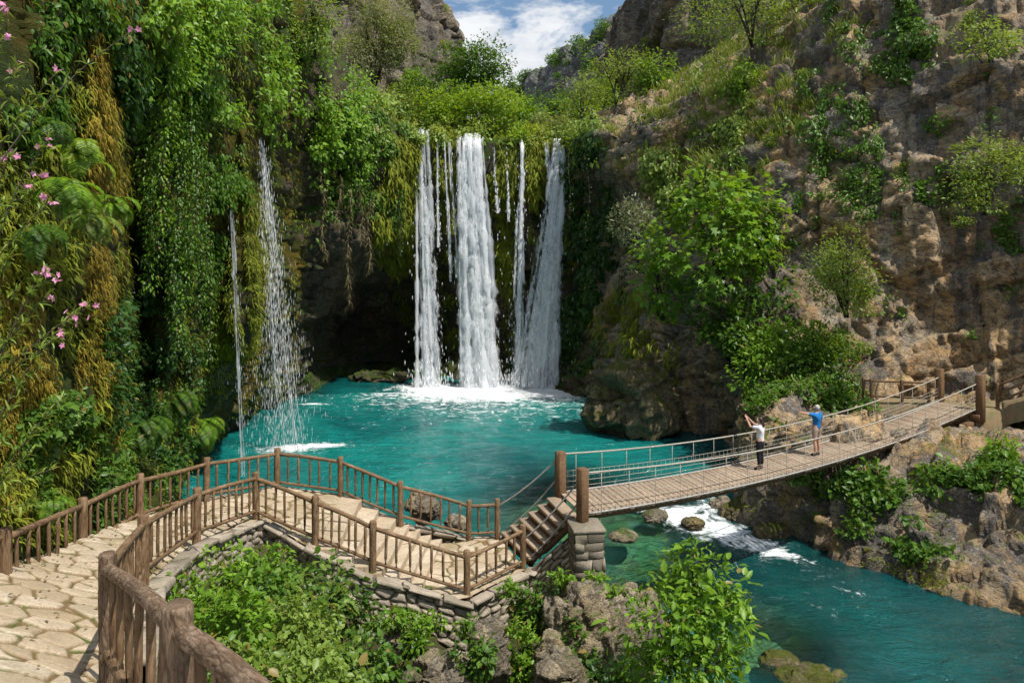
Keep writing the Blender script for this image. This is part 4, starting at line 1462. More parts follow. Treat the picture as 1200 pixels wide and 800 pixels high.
def hand(V, E, wrist_i, w, d, side):
    """palm and five curled fingers along unit direction d"""
    d = np.asarray(d, float)
    d = d / np.linalg.norm(d)
    x, y, _ = frame_of(d)
    w = np.asarray(w)
    pm = w + d * .055
    V.append((*pm, .026))
    pi = len(V) - 1
    E.append((wrist_i, pi))
    for k, (off, ln) in enumerate(((-.026, .062), (-.009, .074), (.009, .07), (.026, .055))):
        a = pm + d * .035 + x * off * 1.1
        b = a + d * ln * .55 + y * .008
        c = b + d * ln * .4 + y * .022
        add_chain(V, E, [(*a, .0105), (*b, .0095), (*c, .008)], pi)
    a = w + d * .03 + x * (-.032 * side)
    b = a + d * .03 + x * (-.018 * side) + y * .01
    add_chain(V, E, [(*a, .012), (*b, .010), (*(b + d * .022 + y * .01), .0085)], pi)


def person(loc, yaw, height, label, arms, clothes, hair, female):
    root = thing('person', loc, label, 'person')
    root.rotation_euler = (0, 0, yaw)
    s = height / 1.72
    k = .93 if female else 1.0
    V = [(0, 0, .96, .125 * k)]
    E = []
    sp = add_chain(V, E, [(0, .0, 1.10, .115 * k), (0, -.01, 1.26, .13 * k), (0, -.005, 1.40, .125 * k)], 0)
    nk = add_chain(V, E, [(0, .0, 1.485, .056), (0, .02, 1.545, .066), (0, .03, 1.62, .092), (0, .02, 1.675, .074)], sp)
    hd = nk - 1
    add_chain(V, E, [(0, .128, 1.605, .020)], hd)                 # nose
    add_chain(V, E, [(0, .098, 1.555, .034)], hd - 1)             # chin and mouth
    for sx in (-1, 1):
        add_chain(V, E, [(sx * .102, .01, 1.615, .020)], hd)      # ear
        h = add_chain(V, E, [(sx * .095, 0, .90, .095 * k), (sx * .10, .01, .70, .078 * k), (sx * .105, .015, .50, .060), (sx * .105, -.015, .33, .058), (sx * .105, -.01, .10, .040), (sx * .11, .05, .05, .042), (sx * .115, .15, .04, .036)], 0)
        sh = add_chain(V, E, [(sx * .175 * k, -.005, 1.41, .060)], sp)
        el, wr = arms[0 if sx < 0 else 1]
        el, wr = np.array(el), np.array(wr)
        S = np.array([sx * .175 * k, 0, 1.41])
        md = (S + el) / 2
        fm = el * .6 + wr * .4
        wi = add_chain(V, E, [(*md, .047 * k), (*el, .039), (*fm, .038 * k), (*wr, .026)], sh)
        hand(V, E, wi, wr, wr - el, sx)
    skin_mesh('body', V, E, M['skin'], root, 2)
    # shirt with short sleeves
    V, E = [(0, 0, .90, .150 * k), (0, 0, 1.0, .146 * k)], [(0, 1)]
    sp = add_chain(V, E, [(0, 0, 1.12, .134 * k), (0, -.01, 1.26, .150 * k), (0, -.005, 1.40, .140 * k)], 1)
    add_chain(V, E, [(0, 0, 1.475, .066)], sp)
    for sx in (-1, 1):
        S = np.array([sx * .178 * k, -.005, 1.41])
        el = np.array(arms[0 if sx < 0 else 1][0])
        add_chain(V, E, [(*S, .076), (*(S * .45 + el * .55), .066), (*(S * .25 + el * .75), .064)], sp)
    skin_mesh('shirt', V, E, M[clothes[0]], root, 2)
    # trousers or shorts
    V, E = [(0, 0, 1.06, .128 * k), (0, 0, .93, .140 * k)], [(0, 1)]
    for sx in (-1, 1):
        ch = [(sx * .098, 0, .86, .108 * k), (sx * .105, .01, .66, .092)]
        ch += [(sx * .107, .012, .54, .090)] if clothes[2] else [(sx * .107, .012, .48, .074), (sx * .107, -.012, .30, .070), (sx * .107, -.01, .12, .056)]
        add_chain(V, E, ch, 1)
    skin_mesh('shorts' if clothes[2] else 'trousers', V, E, M[clothes[1]], root, 2)
    for sx in (-1, 1):
        skin_mesh('shoe', [(sx * .105, -.05, .055, .048), (sx * .11, .06, .05, .050), (sx * .118, .17, .042, .042)], [(0, 1), (1, 2)], M['shoe'], root, 1)
        e, f = log([sx * .034, .112, 1.632], [sx * .034, .122, 1.632], .012, 3, 8, 0, bevel=False)
        me = raw_mesh('eye', e, [i for q in f for i in q], np.cumsum([0] + [len(q) for q in f[:-1]]))
        link('eye', me, M['dark_hair'], root)
    hv = [(0, .045, 1.70, .078), (0, -.005, 1.675, .106), (0, -.03, 1.61, .100), (0, -.045, 1.56, .07)]
    he = [(0, 1), (1, 2), (2, 3)]
    if female:
        hv += [(0, -.10, 1.56, .045), (0, -.115, 1.47, .035), (0, -.105, 1.40, .02)]
        he += [(3, 4), (4, 5), (5, 6)]
    skin_mesh('hair', hv, he, M[hair], root, 2)
    root.scale = (s, s, s)
    return root


def deck_top(t, w):
    p = deck(t, w)
    p[2] += .022
    return p


yaw_w = math.radians(50)
pw = deck_top(.372, .52)
woman = person(pw, yaw_w, 1.66, 'woman in white T-shirt and black trousers holding a phone up in both hands', [((-.17, .26, 1.40), (-.07, .42, 1.62)), ((.19, .27, 1.42), (.08, .43, 1.62))], ('white_cloth', 'black_cloth', False), 'dark_hair', True)
pm_ = deck_top(.517, .50)
man = person(pm_, math.radians(35), 1.72, 'man in blue T-shirt and beige shorts pointing with one outstretched arm', [((-.44, .10, 1.47), (-.68, .16, 1.54)), ((.26, -.03, 1.14), (.27, .06, .90))], ('blue_cloth', 'beige_cloth', True), 'grey_hair', False)
s = 1.66 / 1.72
ph = np.array([0.0, .50, 1.68]) * s
c, sn = math.cos(yaw_w), math.sin(yaw_w)
phw = np.array([pw[0] + ph[0] * c - ph[1] * sn, pw[1] + ph[0] * sn + ph[1] * c, pw[2] + ph[2]])
v, f = box((0, 0, 0), .15, .009, .075, (c, sn, 0), (-sn, c, 0), (0, 0, 1), .003)
o = MB().add(v + phw, f).build('phone', M['phone'], None, origin=phw, smooth_shade=False)
tag(o, 'dark phone held up sideways by the woman on the bridge', 'phone')
# ------------------------------------------------------------------ waterfalls
def fall(name, top, bot, wt, wb, n, mat, label, seed, kick=1.0, seg=36, lobes=None, spread=0.5, wid=(.10, .32), group=None, drops=150, lip=True, streak=6.0, splash=True):
    """many strands of falling water from a lip to the pool; top, bot = centre points"""
    r = np.random.default_rng(seed)
    root = thing(name, bot, label, 'waterfall', group)
    off = np.array(bot)
    V, L_, E_, R_ = [], [], [], []
    nb = 0
    t = np.linspace(0, 1, seg)
    for k in range(n):
        u = r.normal(0, .33) if r.random() < spread else r.uniform(-1, 1)
        u = max(-1, min(1, u))
        dep = r.uniform(-1, 1)
        x = top[0] + u * wt + (bot[0] - top[0] + u * (wb - wt)) * t ** 1.1 + np.cumsum(r.normal(0, .012, seg)) * wb * .5
        z = top[2] + (bot[2] - top[2]) * t ** 1.0
        y = top[1] - (top[1] - bot[1]) * (np.sqrt(t) * .7 + .3 * t) - kick * dep * .35 * np.sqrt(t) * min(wb, 1)
        z = z + 0.15 * (1 - t) * r.uniform(-1, 1)
        if lip and r.random() < .9:
            y[0] += 1.2
            z[0] = top[2] + r.uniform(-.1, .45)
        t0 = 0 if r.random() < .35 else r.integers(0, int(seg * .8))
        t1 = seg if r.random() < .35 else min(seg, t0 + r.integers(6, seg * .6))
        w_ = r.uniform(*wid) * (0.55 + .65 * t) * (wb * .5 + wt * .5) ** .5
        jag = 1 + .35 * r.normal(0, 1, seg)
        hw = np.clip(w_ * jag, .02, None)
        hw[:1] *= .8
        ang = r.uniform(-.6, .6)
        dx, dy = np.cos(ang), np.sin(ang)
        sl = slice(t0, t1)
        m_ = len(t[sl])
        if m_ < 4:
            continue
        # three verts across, the middle bowed out, so the strand has a round front
        a = np.stack([x - hw * dx, y - hw * dy, z], 1)[sl]
        b = np.stack([x, y - hw * .7, z], 1)[sl]
        c = np.stack([x + hw * dx, y + hw * dy, z], 1)[sl]
        vv = np.stack([a, b, c], 1).reshape(-1, 3)
        q = []
        for i in range(m_ - 1):
            for j in (0, 1):
                q.append((i * 3 + j, i * 3 + j + 1, i * 3 + 4 + j, i * 3 + 3 + j))
        q = np.array(q) + nb
        V.append(vv)
        L_.append(q.ravel())
        R_.append(np.full(len(vv), r.random()))
        tt_ = np.linspace(0, 1, m_)
        fe = 1 - (smooth(tt_, 0, .12) if t0 else np.ones(m_)) * (1 - smooth(tt_, .85, 1) if t1 < seg else np.ones(m_))
        E_.append(np.stack([np.ones(m_), fe, np.ones(m_)], 1).ravel())
        nb += len(vv)
    V, L_ = np.concatenate(V), np.concatenate(L_)
    me = raw_mesh('falling_water', V - off, L_, np.arange(len(L_) // 4) * 4, {'rnd': np.concatenate(R_), 'edge': np.concatenate(E_)})
    link('falling_water', me, mat, root)
    # drops torn loose
    if drops:
        tt = r.random(drops) ** .7
        uu = r.normal(0, .75, drops)
        x = top[0] + uu * wt + (bot[0] - top[0] + uu * (wb - wt)) * tt
        y = top[1] - (top[1] - bot[1]) * (np.sqrt(tt) * .7 + .3 * tt) + r.normal(0, .35, drops)
        z = top[2] + (bot[2] - top[2]) * tt
        s = r.uniform(.008, .024, drops) * bot[1] / 55 * (1 if streak < 9 else .42)
        nsp = drops // 2 if (wb > .5 and splash) else 0
        if nsp:
            hh_ = np.abs(r.normal(0, .8, nsp)) * min(wb, 1.2)
            x = np.concatenate([x, bot[0] + r.normal(0, wb * .85, nsp)])
            y = np.concatenate([y, bot[1] - np.abs(r.normal(.1, .8, nsp))])
            z = np.concatenate([z, bot[2] + hh_])
            s = np.concatenate([s, r.uniform(.010, .028, nsp) * bot[1] / 50])
            drops_ = drops + nsp
        else:
            drops_ = drops
        T = np.array([(1, 0, 0), (-1, 0, 0), (0, 1, 0), (0, -1, 0), (0, 0, 1.6), (0, 0, -1)]) * np.array([1, 1, streak])
        fc = np.array([(0, 2, 4), (2, 1, 4), (1, 3, 4), (3, 0, 4), (2, 0, 5), (1, 2, 5), (3, 1, 5), (0, 3, 5)])
        vv = (np.stack([x, y, z], 1)[:, None, :] + T[None] * s[:, None, None]).reshape(-1, 3)
        lo = (np.arange(drops_)[:, None, None] * 6 + fc[None]).ravel()
        me = raw_mesh('spray', vv - off, lo, np.arange(drops_ * 8) * 3)
        link('spray', me, M['spray'], root)['kind'] = 'stuff'
    return root


TH, TN = M['fall_thick'], M['fall_thin']
YB = 55.6
fall('waterfall', P(495, 152, 56.7), np.array([P(506, 456, YB)[0], YB, 0]), .42, 1.15, 52, TN, 'tall white waterfall at the left of the four, ragged and full of dark gaps', 1, wid=(.10, .38), drops=260)
fall('waterfall', P(551, 159, 56.7), np.array([P(564, 458, YB - .3)[0], YB - .3, 0]), 1.0, 1.55, 150, TH, 'widest and whitest of the four tall waterfalls', 2, wid=(.10, .38), drops=320)
fall('waterfall', P(612, 165, 56.7), np.array([P(606, 440, YB + .4)[0], YB + .4, .2]), .22, .62, 26, TN, 'narrow broken waterfall between the widest fall and the forked one', 3, wid=(.14, .34), drops=300)
fall('waterfall', P(656, 166, 56.7), np.array([P(627, 457, YB - .4)[0], YB - .4, 0]), .42, 1.75, 90, TH, 'white waterfall at the right of the four, slanting left and widening towards the pool', 4, wid=(.10, .38), drops=260)
fall('waterfall', P(640, 167, 56.7), np.array([P(647, 250, 56.5)[0], 56.5, P(647, 250, 56.5)[2]]), .18, .2, 12, TN, 'short stream of falling water that joins the slanting waterfall near its top', 5, wid=(.2, .45), drops=40)
for i, (a, b, y1, w_) in enumerate(((521, 528, 330, .10), (513, 515, 290, .07), (527, 538, 360, .09), (578, 584, 250, .08), (594, 596, 260, .06))):
    fall('water_thread', P(a, 166 if a < 560 else 172, 56.7), P(b, y1, 56.2), w_, w_ * 1.6, 7, TN, 'thin thread of water dripping from the mossy lip beside the wide waterfall', 30 + i, wid=(.18, .35), group='threads of water dripping from the lip', drops=60, lip=False)
# two slender falls on the left cliff
fall('waterfall', P(305, 165, 35.6), np.array([P(334, 527, 37.2)[0], 37.2, 0]), .06, 1.1, 26, TN, 'veil of fine drops falling from the left cliff into the pool', 6, kick=.6, wid=(.015, .05), drops=3000, lip=False, spread=.3, streak=26, splash=False)
fall('waterfall', P(268, 212, 31.6), np.array([P(287, 400, 32.6)[0], 32.6, 0.1]), .07, .16, 12, TN, 'thin white trickle running over the mossy buttress on the left', 7, kick=.2, wid=(.07, .17), drops=140, lip=False, streak=24, splash=False)
for nm, c, rx, ry, rz in (('mist', (-1.2, 54.6, 1.2), 9.5, 4.6, 5.0), ('mist', (-11.2, 38.0, .8), 2.6, 2.0, 2.4)):
    n_, m_ = 28, 16
    U, W = np.meshgrid(np.linspace(0, 2 * math.pi, n_), np.linspace(.02, math.pi - .02, m_), indexing='ij')
    me = grid_mesh(nm, np.stack([np.cos(U) * np.sin(W), np.sin(U) * np.sin(W), np.cos(W)], -1))
    o = link(nm, me, M['mist'], None, c)
    o.scale = (rx, ry, rz)
    tag(o, kind='stuff')
# ------------------------------------------------------------------ plants
vr = np.random.default_rng(2024)


def rand_unit(n, r=vr):
    return unit(r.normal(0, 1, (n, 3)))


KIND = {  # material, template, leaf length, width/length, droop, layers
    'fresh': ('leaf_fresh', 'broad', .24, .55, .25, 2.6),
    'mid': ('leaf_mid', 'broad', .22, .55, .25, 2.6),
    'dark': ('leaf_dark', 'broad', .20, .6, .3, 2.6),
    'yellow': ('leaf_yellow', 'simple', .26, .5, .15, 2.4),
    'olive': ('leaf_olive', 'simple', .22, .34, .2, 1.7),
    'grey': ('leaf_grey', 'simple', .22, .3, .1, 1.9),
    'pale': ('leaf_pale', 'simple', .20, .42, .15, 1.8),
    'fig': ('leaf_fresh', 'lobed', .42, .85, .35, 2.4),
    'fig_shaded': ('leaf_mid', 'lobed', .40, .85, .35, 2.4),  # fig leaves again in a darker colour, painted as the shaded part
    'tuft': ('moss_tuft', 'blade', .34, .16, .7, 2.6),
    'ochre': ('ochre_tuft', 'blade', .24, .17, .9, 2.4),
    'grass': ('grass', 'blade', .45, .09, .1, 2.0),
}


def crown(w, d, h, n, r, lobes=9, base=0.0, droop=.2, hollow=.55, flat=1.0, squash=1.0):
    """leaf positions through a lobed crown standing on z=0 (w,d,h full sizes)"""
    cen, rad = [], []
    for k in range(lobes):
        v = rand_unit(1, r)[0] * r.uniform(.25, .68)
        cen.append(v)
        rad.append(r.uniform(.30, .52) * (1.0 if lobes < 14 else .75))
    cen, rad = np.array(cen), np.array(rad)
    wgt = rad ** 2 / (rad ** 2).sum()
    li = r.choice(lobes, n, p=wgt)
    dr = rand_unit(n, r)
    rr = rad[li] * (hollow + (1 - hollow) * r.random(n) ** .6) * (1 + .28 * r.normal(0, 1, n) * .5)
    u = cen[li] + dr * rr[:, None]
    S = np.array([w / 2, d / 2, h / 2 * squash])
    gap = fbm(u * 3.1 + r.uniform(0, 50), 3, int(r.integers(999)))
    keep = gap > -.22
    u, dr, li = u[keep], dr[keep], li[keep]
    mx = np.percentile(np.abs(u[:, 0]), 97)
    p = u / np.array([mx, 1, np.percentile(np.abs(u[:, 2]), 97)]) * S
    p[:, 2] += h / 2 + base
    p[:, 2] = np.maximum(p[:, 2], base + .02 * h * r.random(len(p)))
    outw = unit(dr * S + .35 * unit(u) * S)
    m = len(p)
    ax = unit(outw * .75 + rand_unit(m, r) * .65 + np.array([0, 0, -droop]))
    nr = unit(np.array([0, 0, .75]) + outw * .6 + rand_unit(m, r) * .45)
    rnd = np.clip(r.random(m) * .6 + .4 * r.random(lobes)[li] + .10 * gap[keep], 0, .94)
    rnd = np.where(r.random(m) < .018, .99, rnd)
    Cw = cen * S / np.array([mx, 1, 1]) + np.array([0, 0, h / 2 + base])
    return p, ax, nr, rnd, Cw


def plant(name, label, cat, base, w, h, kind, d=None, trunk=0.0, lobes=9, seed=None, group=None, dens=1.0, leaf=1.0, limbs=5, lean=(0, 0), tr=None, bare=False):
    """shrub or tree: stems and a crown of separate leaves"""
    mat, tpl, L, asp, droop, lay = KIND[kind]
    seed = int(vr.integers(1e6)) if seed is None else seed
    r = np.random.default_rng(seed)
    L = L * leaf
    d = d or w * .85
    ch = h - trunk
    n = int(np.clip(dens * lay * (w * ch + .5 * d * ch) / (L * L * asp * .62), 120, 16000))
    p, ax, nr, rnd, Cw = crown(w, d, ch, n, r, lobes, trunk, droop)
    p[:, :2] += np.array(lean) * (p[:, 2:3] / h)
    Cw[:, :2] += np.array(lean) * (Cw[:, 2:3] / h)
    base = np.asarray(base, float)
    root = thing(name, base, label, cat, group)
    leaves_obj('crown' if trunk > .15 * h else 'foliage', p + base, ax, nr, (sz := L * np.clip(r.lognormal(-.12, .38, len(p)), .35, 1.7)), asp * sz * r.uniform(.75, 1.2, len(p)), tpl, M[mat], root, rnd)
    m = MB()
    tr = tr or max(.02, .030 * h)
    fork = np.array([lean[0] * .4, lean[1] * .4, max(trunk * .75, h * .12)])
    if trunk > 0:
        t = np.linspace(0, 1, 7)
        pts = np.stack([fork[0] * t + .05 * h * .3 * np.sin(t * 4), fork[1] * t, -.3 + (fork[2] + .3) * t], 1)
        m.add(*tube(pts + base, tr * (1.25 - .45 * t), 7, True, .12, seed, 3))
    idx = np.argsort(-Cw[:, 2])[:limbs]
    for i in idx:
        c = Cw[i]
        t = np.linspace(0, 1, 6)
        md = fork * .5 + c * .5 + np.array([r.normal(0, .05), r.normal(0, .05), .02]) * h
        st_ = fork if trunk > 0 else np.array([r.normal(0, .04) * w, r.normal(0, .04) * w, -.15])
        pts = (1 - t)[:, None] ** 2 * st_ + 2 * (t * (1 - t))[:, None] * md + (t ** 2)[:, None] * c
        m.add(*tube(pts + base, tr * (.62 - .48 * t), 5))
        for j in range(2):
            e = c + rand_unit(1, r)[0] * np.array([w, d, ch]) * .22
            s0 = pts[3]
            m.add(*tube(np.array([s0, (s0 + e) / 2 + rand_unit(1, r)[0] * .05 * h, e]) + base, [tr * .3, tr * .2, tr * .08], 4))
    m.build('trunk' if trunk > .15 * h else 'stem', M['bark'], root)
    return root


def at_box(name, label, cat, x0, y0, x1, y1, D, kind, **kw):
    """a plant filling the given outline at its distance D"""
    s = D / F
    base = P((x0 + x1) / 2, y1, D)
    if 'trunk_px' in kw:
        kw['trunk'] = kw.pop('trunk_px') * s
    return plant(name, label, cat, base, (x1 - x0) * s, (y1 - y0) * s, kind, **kw)


# ---- cover of leaves following the rock
WN = WALL_N.reshape(-1, 3)
_du = np.gradient(G2, axis=0).reshape(-1, 3)
_dv = np.gradient(G2, axis=1).reshape(-1, 3)
SX, SY = proj(np.maximum(FL2, [-1e9, .8, -1e9]))
AR = np.abs(np.gradient(SX.reshape(NU, NV), axis=0) * np.gradient(SY.reshape(NU, NV), axis=1) - np.gradient(SX.reshape(NU, NV), axis=1) * np.gradient(SY.reshape(NU, NV), axis=0)).ravel()
AR = np.minimum(AR, 60)
VIS = smooth(-(WN * unit(FL2 - np.array([0, 0, CZ]))).sum(1), -.35, .1)


def cover(name, mask, n, kind, label=None, cat=None, seed=0, puff=.5, leaf=1.0, hang=.8, group=None, thr=-.1, lump=2.0, vmat=None, up=0.0, stuff=False, outb=.35):
    r = np.random.default_rng(seed)
    mat, tpl, L, asp, droop, lay = KIND[kind]
    L = L * leaf
    lum = fbm(FL2 / lump, 3, seed + 5)
    wt = mask * AR * VIS * smooth(lum, thr, thr + .35)
    if up:
        wt = wt * smooth(WN[:, 2], up - .15, up + .15)
    wt = wt / wt.sum()
    i = r.choice(len(wt), n, p=wt)
    p = FL2[i] + _du[i] * r.uniform(-.5, .5, (n, 1)) + _dv[i] * r.uniform(-.5, .5, (n, 1))
    off = puff * np.clip(.35 + 1.3 * lum[i], .02, 1.3) * r.random(n) ** .5
    nn = WN[i]
    p = p + nn * off[:, None] + rand_unit(n, r) * .12 * puff
    ax = unit(nn * outb + rand_unit(n, r) * .55 + np.array([0, 0, -hang]))
    nr = unit(nn * .9 + np.array([0, 0, .5]) + rand_unit(n, r) * .45)
    rnd = np.clip(r.random(n) * .62 + .2 + .6 * lum[i], 0, .94)
    rnd = np.where(r.random(n) < .02, .985, rnd)
    org = p.mean(0)
    o = leaves_obj(name, p, ax, nr, (sz := L * np.clip(r.lognormal(-.12, .42, n), .3, 1.8)), asp * sz * r.uniform(.75, 1.2, n), tpl, M[vmat or mat], None, rnd, origin=org)
    if stuff:
        tag(o, kind='stuff')
    else:
        tag(o, label, cat, group)
    return o


def ell(*es):
    """soft union of outlines (cx, cy, rx, ry, weight)"""
    m = np.zeros(len(SX))
    for e in es:
        k = ((SX - e[0]) / e[2]) ** 2 + ((SY - e[1]) / e[3]) ** 2
        m = np.maximum(m, (e[4] if len(e) > 4 else 1) * (1 - smooth(k, .55, 1.15)))
    return m


GAP = 1 - np.clip(ell((497, 228, 14, 70), (553, 230, 25, 68), (612, 236, 10, 68), (651, 230, 18, 62)), 0, 1)
LEFT = (gpxf < 352)
BACK = (gpxf >= 345) & (gpxf < 705)
RIGHT = (gpxf >= 690)
CR, CRc = 'climbing plant', 'creeper'
# --- left cliff
cover('ivy_curtain', ell((215, 70, 75, 110), (275, 60, 60, 80), (330, 30, 50, 60)) * LEFT, 9000, 'fresh', 'bright leafy creeper massed at the top of the left cliff', CRc, 1, 1.6, .8, .5, thr=-.05)
cover('ivy_curtain', ell((150, 60, 40, 90), (180, 230, 25, 120), (192, 330, 34, 110)) * LEFT, 7000, 'dark', 'ivy filling the cleft of the left cliff, its leaves coloured dark as shade', CRc, 2, 1.0, .85, .8, thr=.0, lump=1.5)  # dark leaf colour stands in for the shade of the cleft
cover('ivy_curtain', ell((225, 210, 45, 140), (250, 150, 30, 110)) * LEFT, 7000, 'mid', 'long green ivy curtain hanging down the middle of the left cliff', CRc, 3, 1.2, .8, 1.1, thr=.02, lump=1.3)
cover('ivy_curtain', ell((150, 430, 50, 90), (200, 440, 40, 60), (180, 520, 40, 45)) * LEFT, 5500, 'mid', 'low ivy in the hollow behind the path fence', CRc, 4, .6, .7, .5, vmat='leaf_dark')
cover('ivy_curtain', ell((340, 95, 45, 60), (390, 150, 55, 70), (330, 130, 25, 40)) * (gpxf < 470), 8500, 'fresh', 'sunlit leafy creeper bulging over the cave mouth left of the falls', CRc, 5, 1.9, 1.05, .5, thr=-.05)
cover('ivy_curtain', ell((420, 215, 50, 80), (380, 240, 30, 50), (450, 160, 30, 50)) * (gpxf < 480), 7000, 'mid', 'darker creeper hanging beneath the sunlit one over the cave mouth', CRc, 6, 1.3, 1.0, .9, thr=.0)
cover('ivy_curtain', ell((70, 60, 60, 80), (40, 130, 40, 60), (20, 30, 40, 60)) * LEFT, 5500, 'mid', 'leafy creeper in the top left corner above the pink flowers', CRc, 7, .6, .62, .7)
cover('moss_cushion', ell((292, 235, 22, 50), (300, 280, 16, 40), (283, 380, 22, 45), (262, 380, 20, 40), (300, 330, 10, 40)) * LEFT, 11000, 'tuft', 'thick yellow-green moss on the round buttress beside the left trickle', 'moss', 8, .45, .55, .9, thr=-.4)
cover('moss_drape', ell((120, 60, 26, 95), (112, 200, 26, 80)) * LEFT, 9000, 'ochre', 'ochre moss drape hanging at the upper left cliff edge', 'moss', 9, .45, .6, 1.3, thr=-.3)
cover('moss_drape', ell((112, 340, 22, 60), (115, 430, 32, 60), (128, 490, 28, 50)) * LEFT, 9000, 'ochre', 'golden moss drape running down the left buttress to the fence', 'moss', 10, .35, .5, 1.3, thr=-.3)
cover('moss_drape', ell((18, 350, 30, 60), (30, 470, 36, 70), (20, 560, 40, 50)) * LEFT, 8000, 'ochre', 'golden moss drape at the left edge above the first fence post', 'moss', 11, .3, .42, 1.3, thr=-.2)
cover('moss', (ell((180, 300, 200, 320), (60, 400, 120, 260)) * .5 + .2 * ell((330, 250, 60, 250))) * LEFT, 26000, 'tuft', seed=12, puff=.2, leaf=.6, hang=.9, stuff=True, thr=-.25, lump=1.4)
cover('undergrowth', ell((200, 505, 60, 50), (235, 480, 22, 40), (100, 590, 80, 40), (60, 520, 60, 60), (150, 560, 60, 40)) * LEFT, 6500, 'mid', seed=13, puff=.5, leaf=.6, hang=.2, stuff=True)
# --- behind and beside the falls
cover('moss_curtain', ell((470, 190, 22, 60), (520, 175, 18, 50), (460, 260, 26, 60)) * GAP * BACK, 9000, 'tuft', 'yellow-green moss hanging from the lip left of the widest fall', 'moss', 14, 1.0, 1.5, 1.0, thr=-.35)
cover('moss_curtain', ell((595, 190, 14, 60), (628, 185, 14, 60), (598, 280, 16, 70)) * GAP * BACK, 8000, 'tuft', 'green moss curtain between the widest fall and the forked fall', 'moss', 15, .9, 1.4, 1.0, thr=-.35)
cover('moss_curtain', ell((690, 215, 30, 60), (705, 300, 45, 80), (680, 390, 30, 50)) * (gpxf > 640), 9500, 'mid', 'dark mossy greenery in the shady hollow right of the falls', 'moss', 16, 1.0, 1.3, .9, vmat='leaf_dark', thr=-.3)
cover('moss', ell((570, 200, 110, 60, 1), (570, 300, 130, 140, .5), (740, 420, 60, 90, .5)) * GAP * ((gpxf >= 430) & (gpxf < 860)), 15000, 'tuft', seed=17, puff=.5, leaf=1.1, hang=1.0, stuff=True, thr=-.1, lump=1.6)
cover('lip_growth', ell((500, 150, 60, 22), (600, 158, 70, 14), (690, 165, 30, 25), (460, 140, 40, 30)) * GAP * (gpxf > 400), 6500, 'fresh', seed=18, puff=1.5, leaf=1.1, hang=.5, stuff=True, thr=-.05, lump=1.5, vmat='leaf_pale')
# --- right cliff
cover('ledge_grass', ell((830, 150, 90, 80), (900, 90, 80, 80), (960, 50, 60, 60), (780, 200, 60, 40), (720, 180, 40, 30)) * RIGHT, 13000, 'grass', seed=19, puff=.15, leaf=1.0, hang=-.8, stuff=True, up=.42, thr=-.35)
cover('ivy_curtain', ell((975, 110, 38, 90), (1000, 190, 35, 60), (950, 200, 30, 60)) * RIGHT, 3200, 'mid', 'dark green creeper hanging down the upper middle of the right cliff', CRc, 20, .7, .8, .9, thr=.05, lump=1.2)
cover('ivy_curtain', ell((1020, 15, 60, 45), (1060, 60, 40, 40)) * RIGHT, 4000, 'mid', 'leafy creeper at the very top of the right cliff', CRc, 21, .8, .9, .6)
cover('ivy_curtain', ell((800, 195, 50, 60), (840, 130, 40, 70), (780, 250, 30, 40)) * RIGHT, 6000, 'fresh', 'light green creeper trailing over the rock lip right of the falls', CRc, 22, .7, 1.0, .8, vmat='leaf_pale')
cover('undergrowth', ell((960, 470, 70, 40), (900, 440, 60, 50), (1010, 575, 50, 28), (1085, 575, 60, 28), (1170, 570, 40, 32), (1170, 600, 40, 50), (1000, 600, 40, 30), (1090, 620, 60, 40, .6), (940, 520, 60, 40)) * RIGHT, 9500, 'mid', seed=23, puff=.5, leaf=.8, hang=.1, stuff=True, thr=.0)
cover('moss', ell((920, 600, 60, 40), (1000, 640, 70, 40), (1100, 680, 80, 40), (1060, 560, 120, 60, .4), (720, 470, 60, 40)) * RIGHT, 2500, 'tuft', seed=24, puff=.06, leaf=.3, hang=.0, stuff=True, thr=.05, up=.3)
cover('scrub', ell((1080, 200, 120, 200, .6), (950, 300, 80, 120, .5), (900, 200, 80, 120, .7), (1150, 330, 70, 120, .4)) * RIGHT, 7000, 'mid', seed=25, puff=.35, leaf=.7, hang=.2, stuff=True, thr=.18, lump=1.2)


# ---- hanging vines
def vine(name, label, px, py0, py1, D, kind='mid', group=None, seed=0, dense=1.0, mat=None, w=.22):
    r = np.random.default_rng(seed)
    a, b = P(px, py0, D), P(px + r.uniform(-4, 4), py1, D - .2)
    n = 24
    t = np.linspace(0, 1, n)
    pts = a + (b - a) * t[:, None]
    pts[:, 0] += .10 * np.sin(t * r.uniform(4, 9) + r.uniform(0, 6))
    pts[:, 1] += .10 * np.sin(t * r.uniform(4, 9) + r.uniform(0, 6))
    root = thing(name, a, label, 'vine', group)
    MB().add(*tube(pts, .018, 4)).build('stem', M['bark'] if mat is None else M['dry_root'], root)
    Lg = np.linalg.norm(b - a)
    k = int(Lg / .028 * dense)
    tt = r.random(k)
    q = np.stack([np.interp(tt, t, pts[:, j]) for j in range(3)], 1)
    sd = rand_unit(k, r)
    sd[:, 2] *= .3
    q = q + unit(sd) * (w * r.random(k) ** .7)[:, None]
    ax = unit(sd * .8 + np.array([0, 0, -.75]) + .25 * rand_unit(k, r))
    nr = unit(sd + np.array([0, 0, .6]))
    mt, tpl, L, asp, _, _ = KIND[kind]
    L = L * .6 if mat is None else .5
    leaves_obj('leaves', q, ax, nr, L * r.uniform(.6, 1.2, k), L * (asp if mat is None else .07) * r.uniform(.7, 1.1, k), tpl if mat is None else 'blade', M[mat or mt], root)
    return root


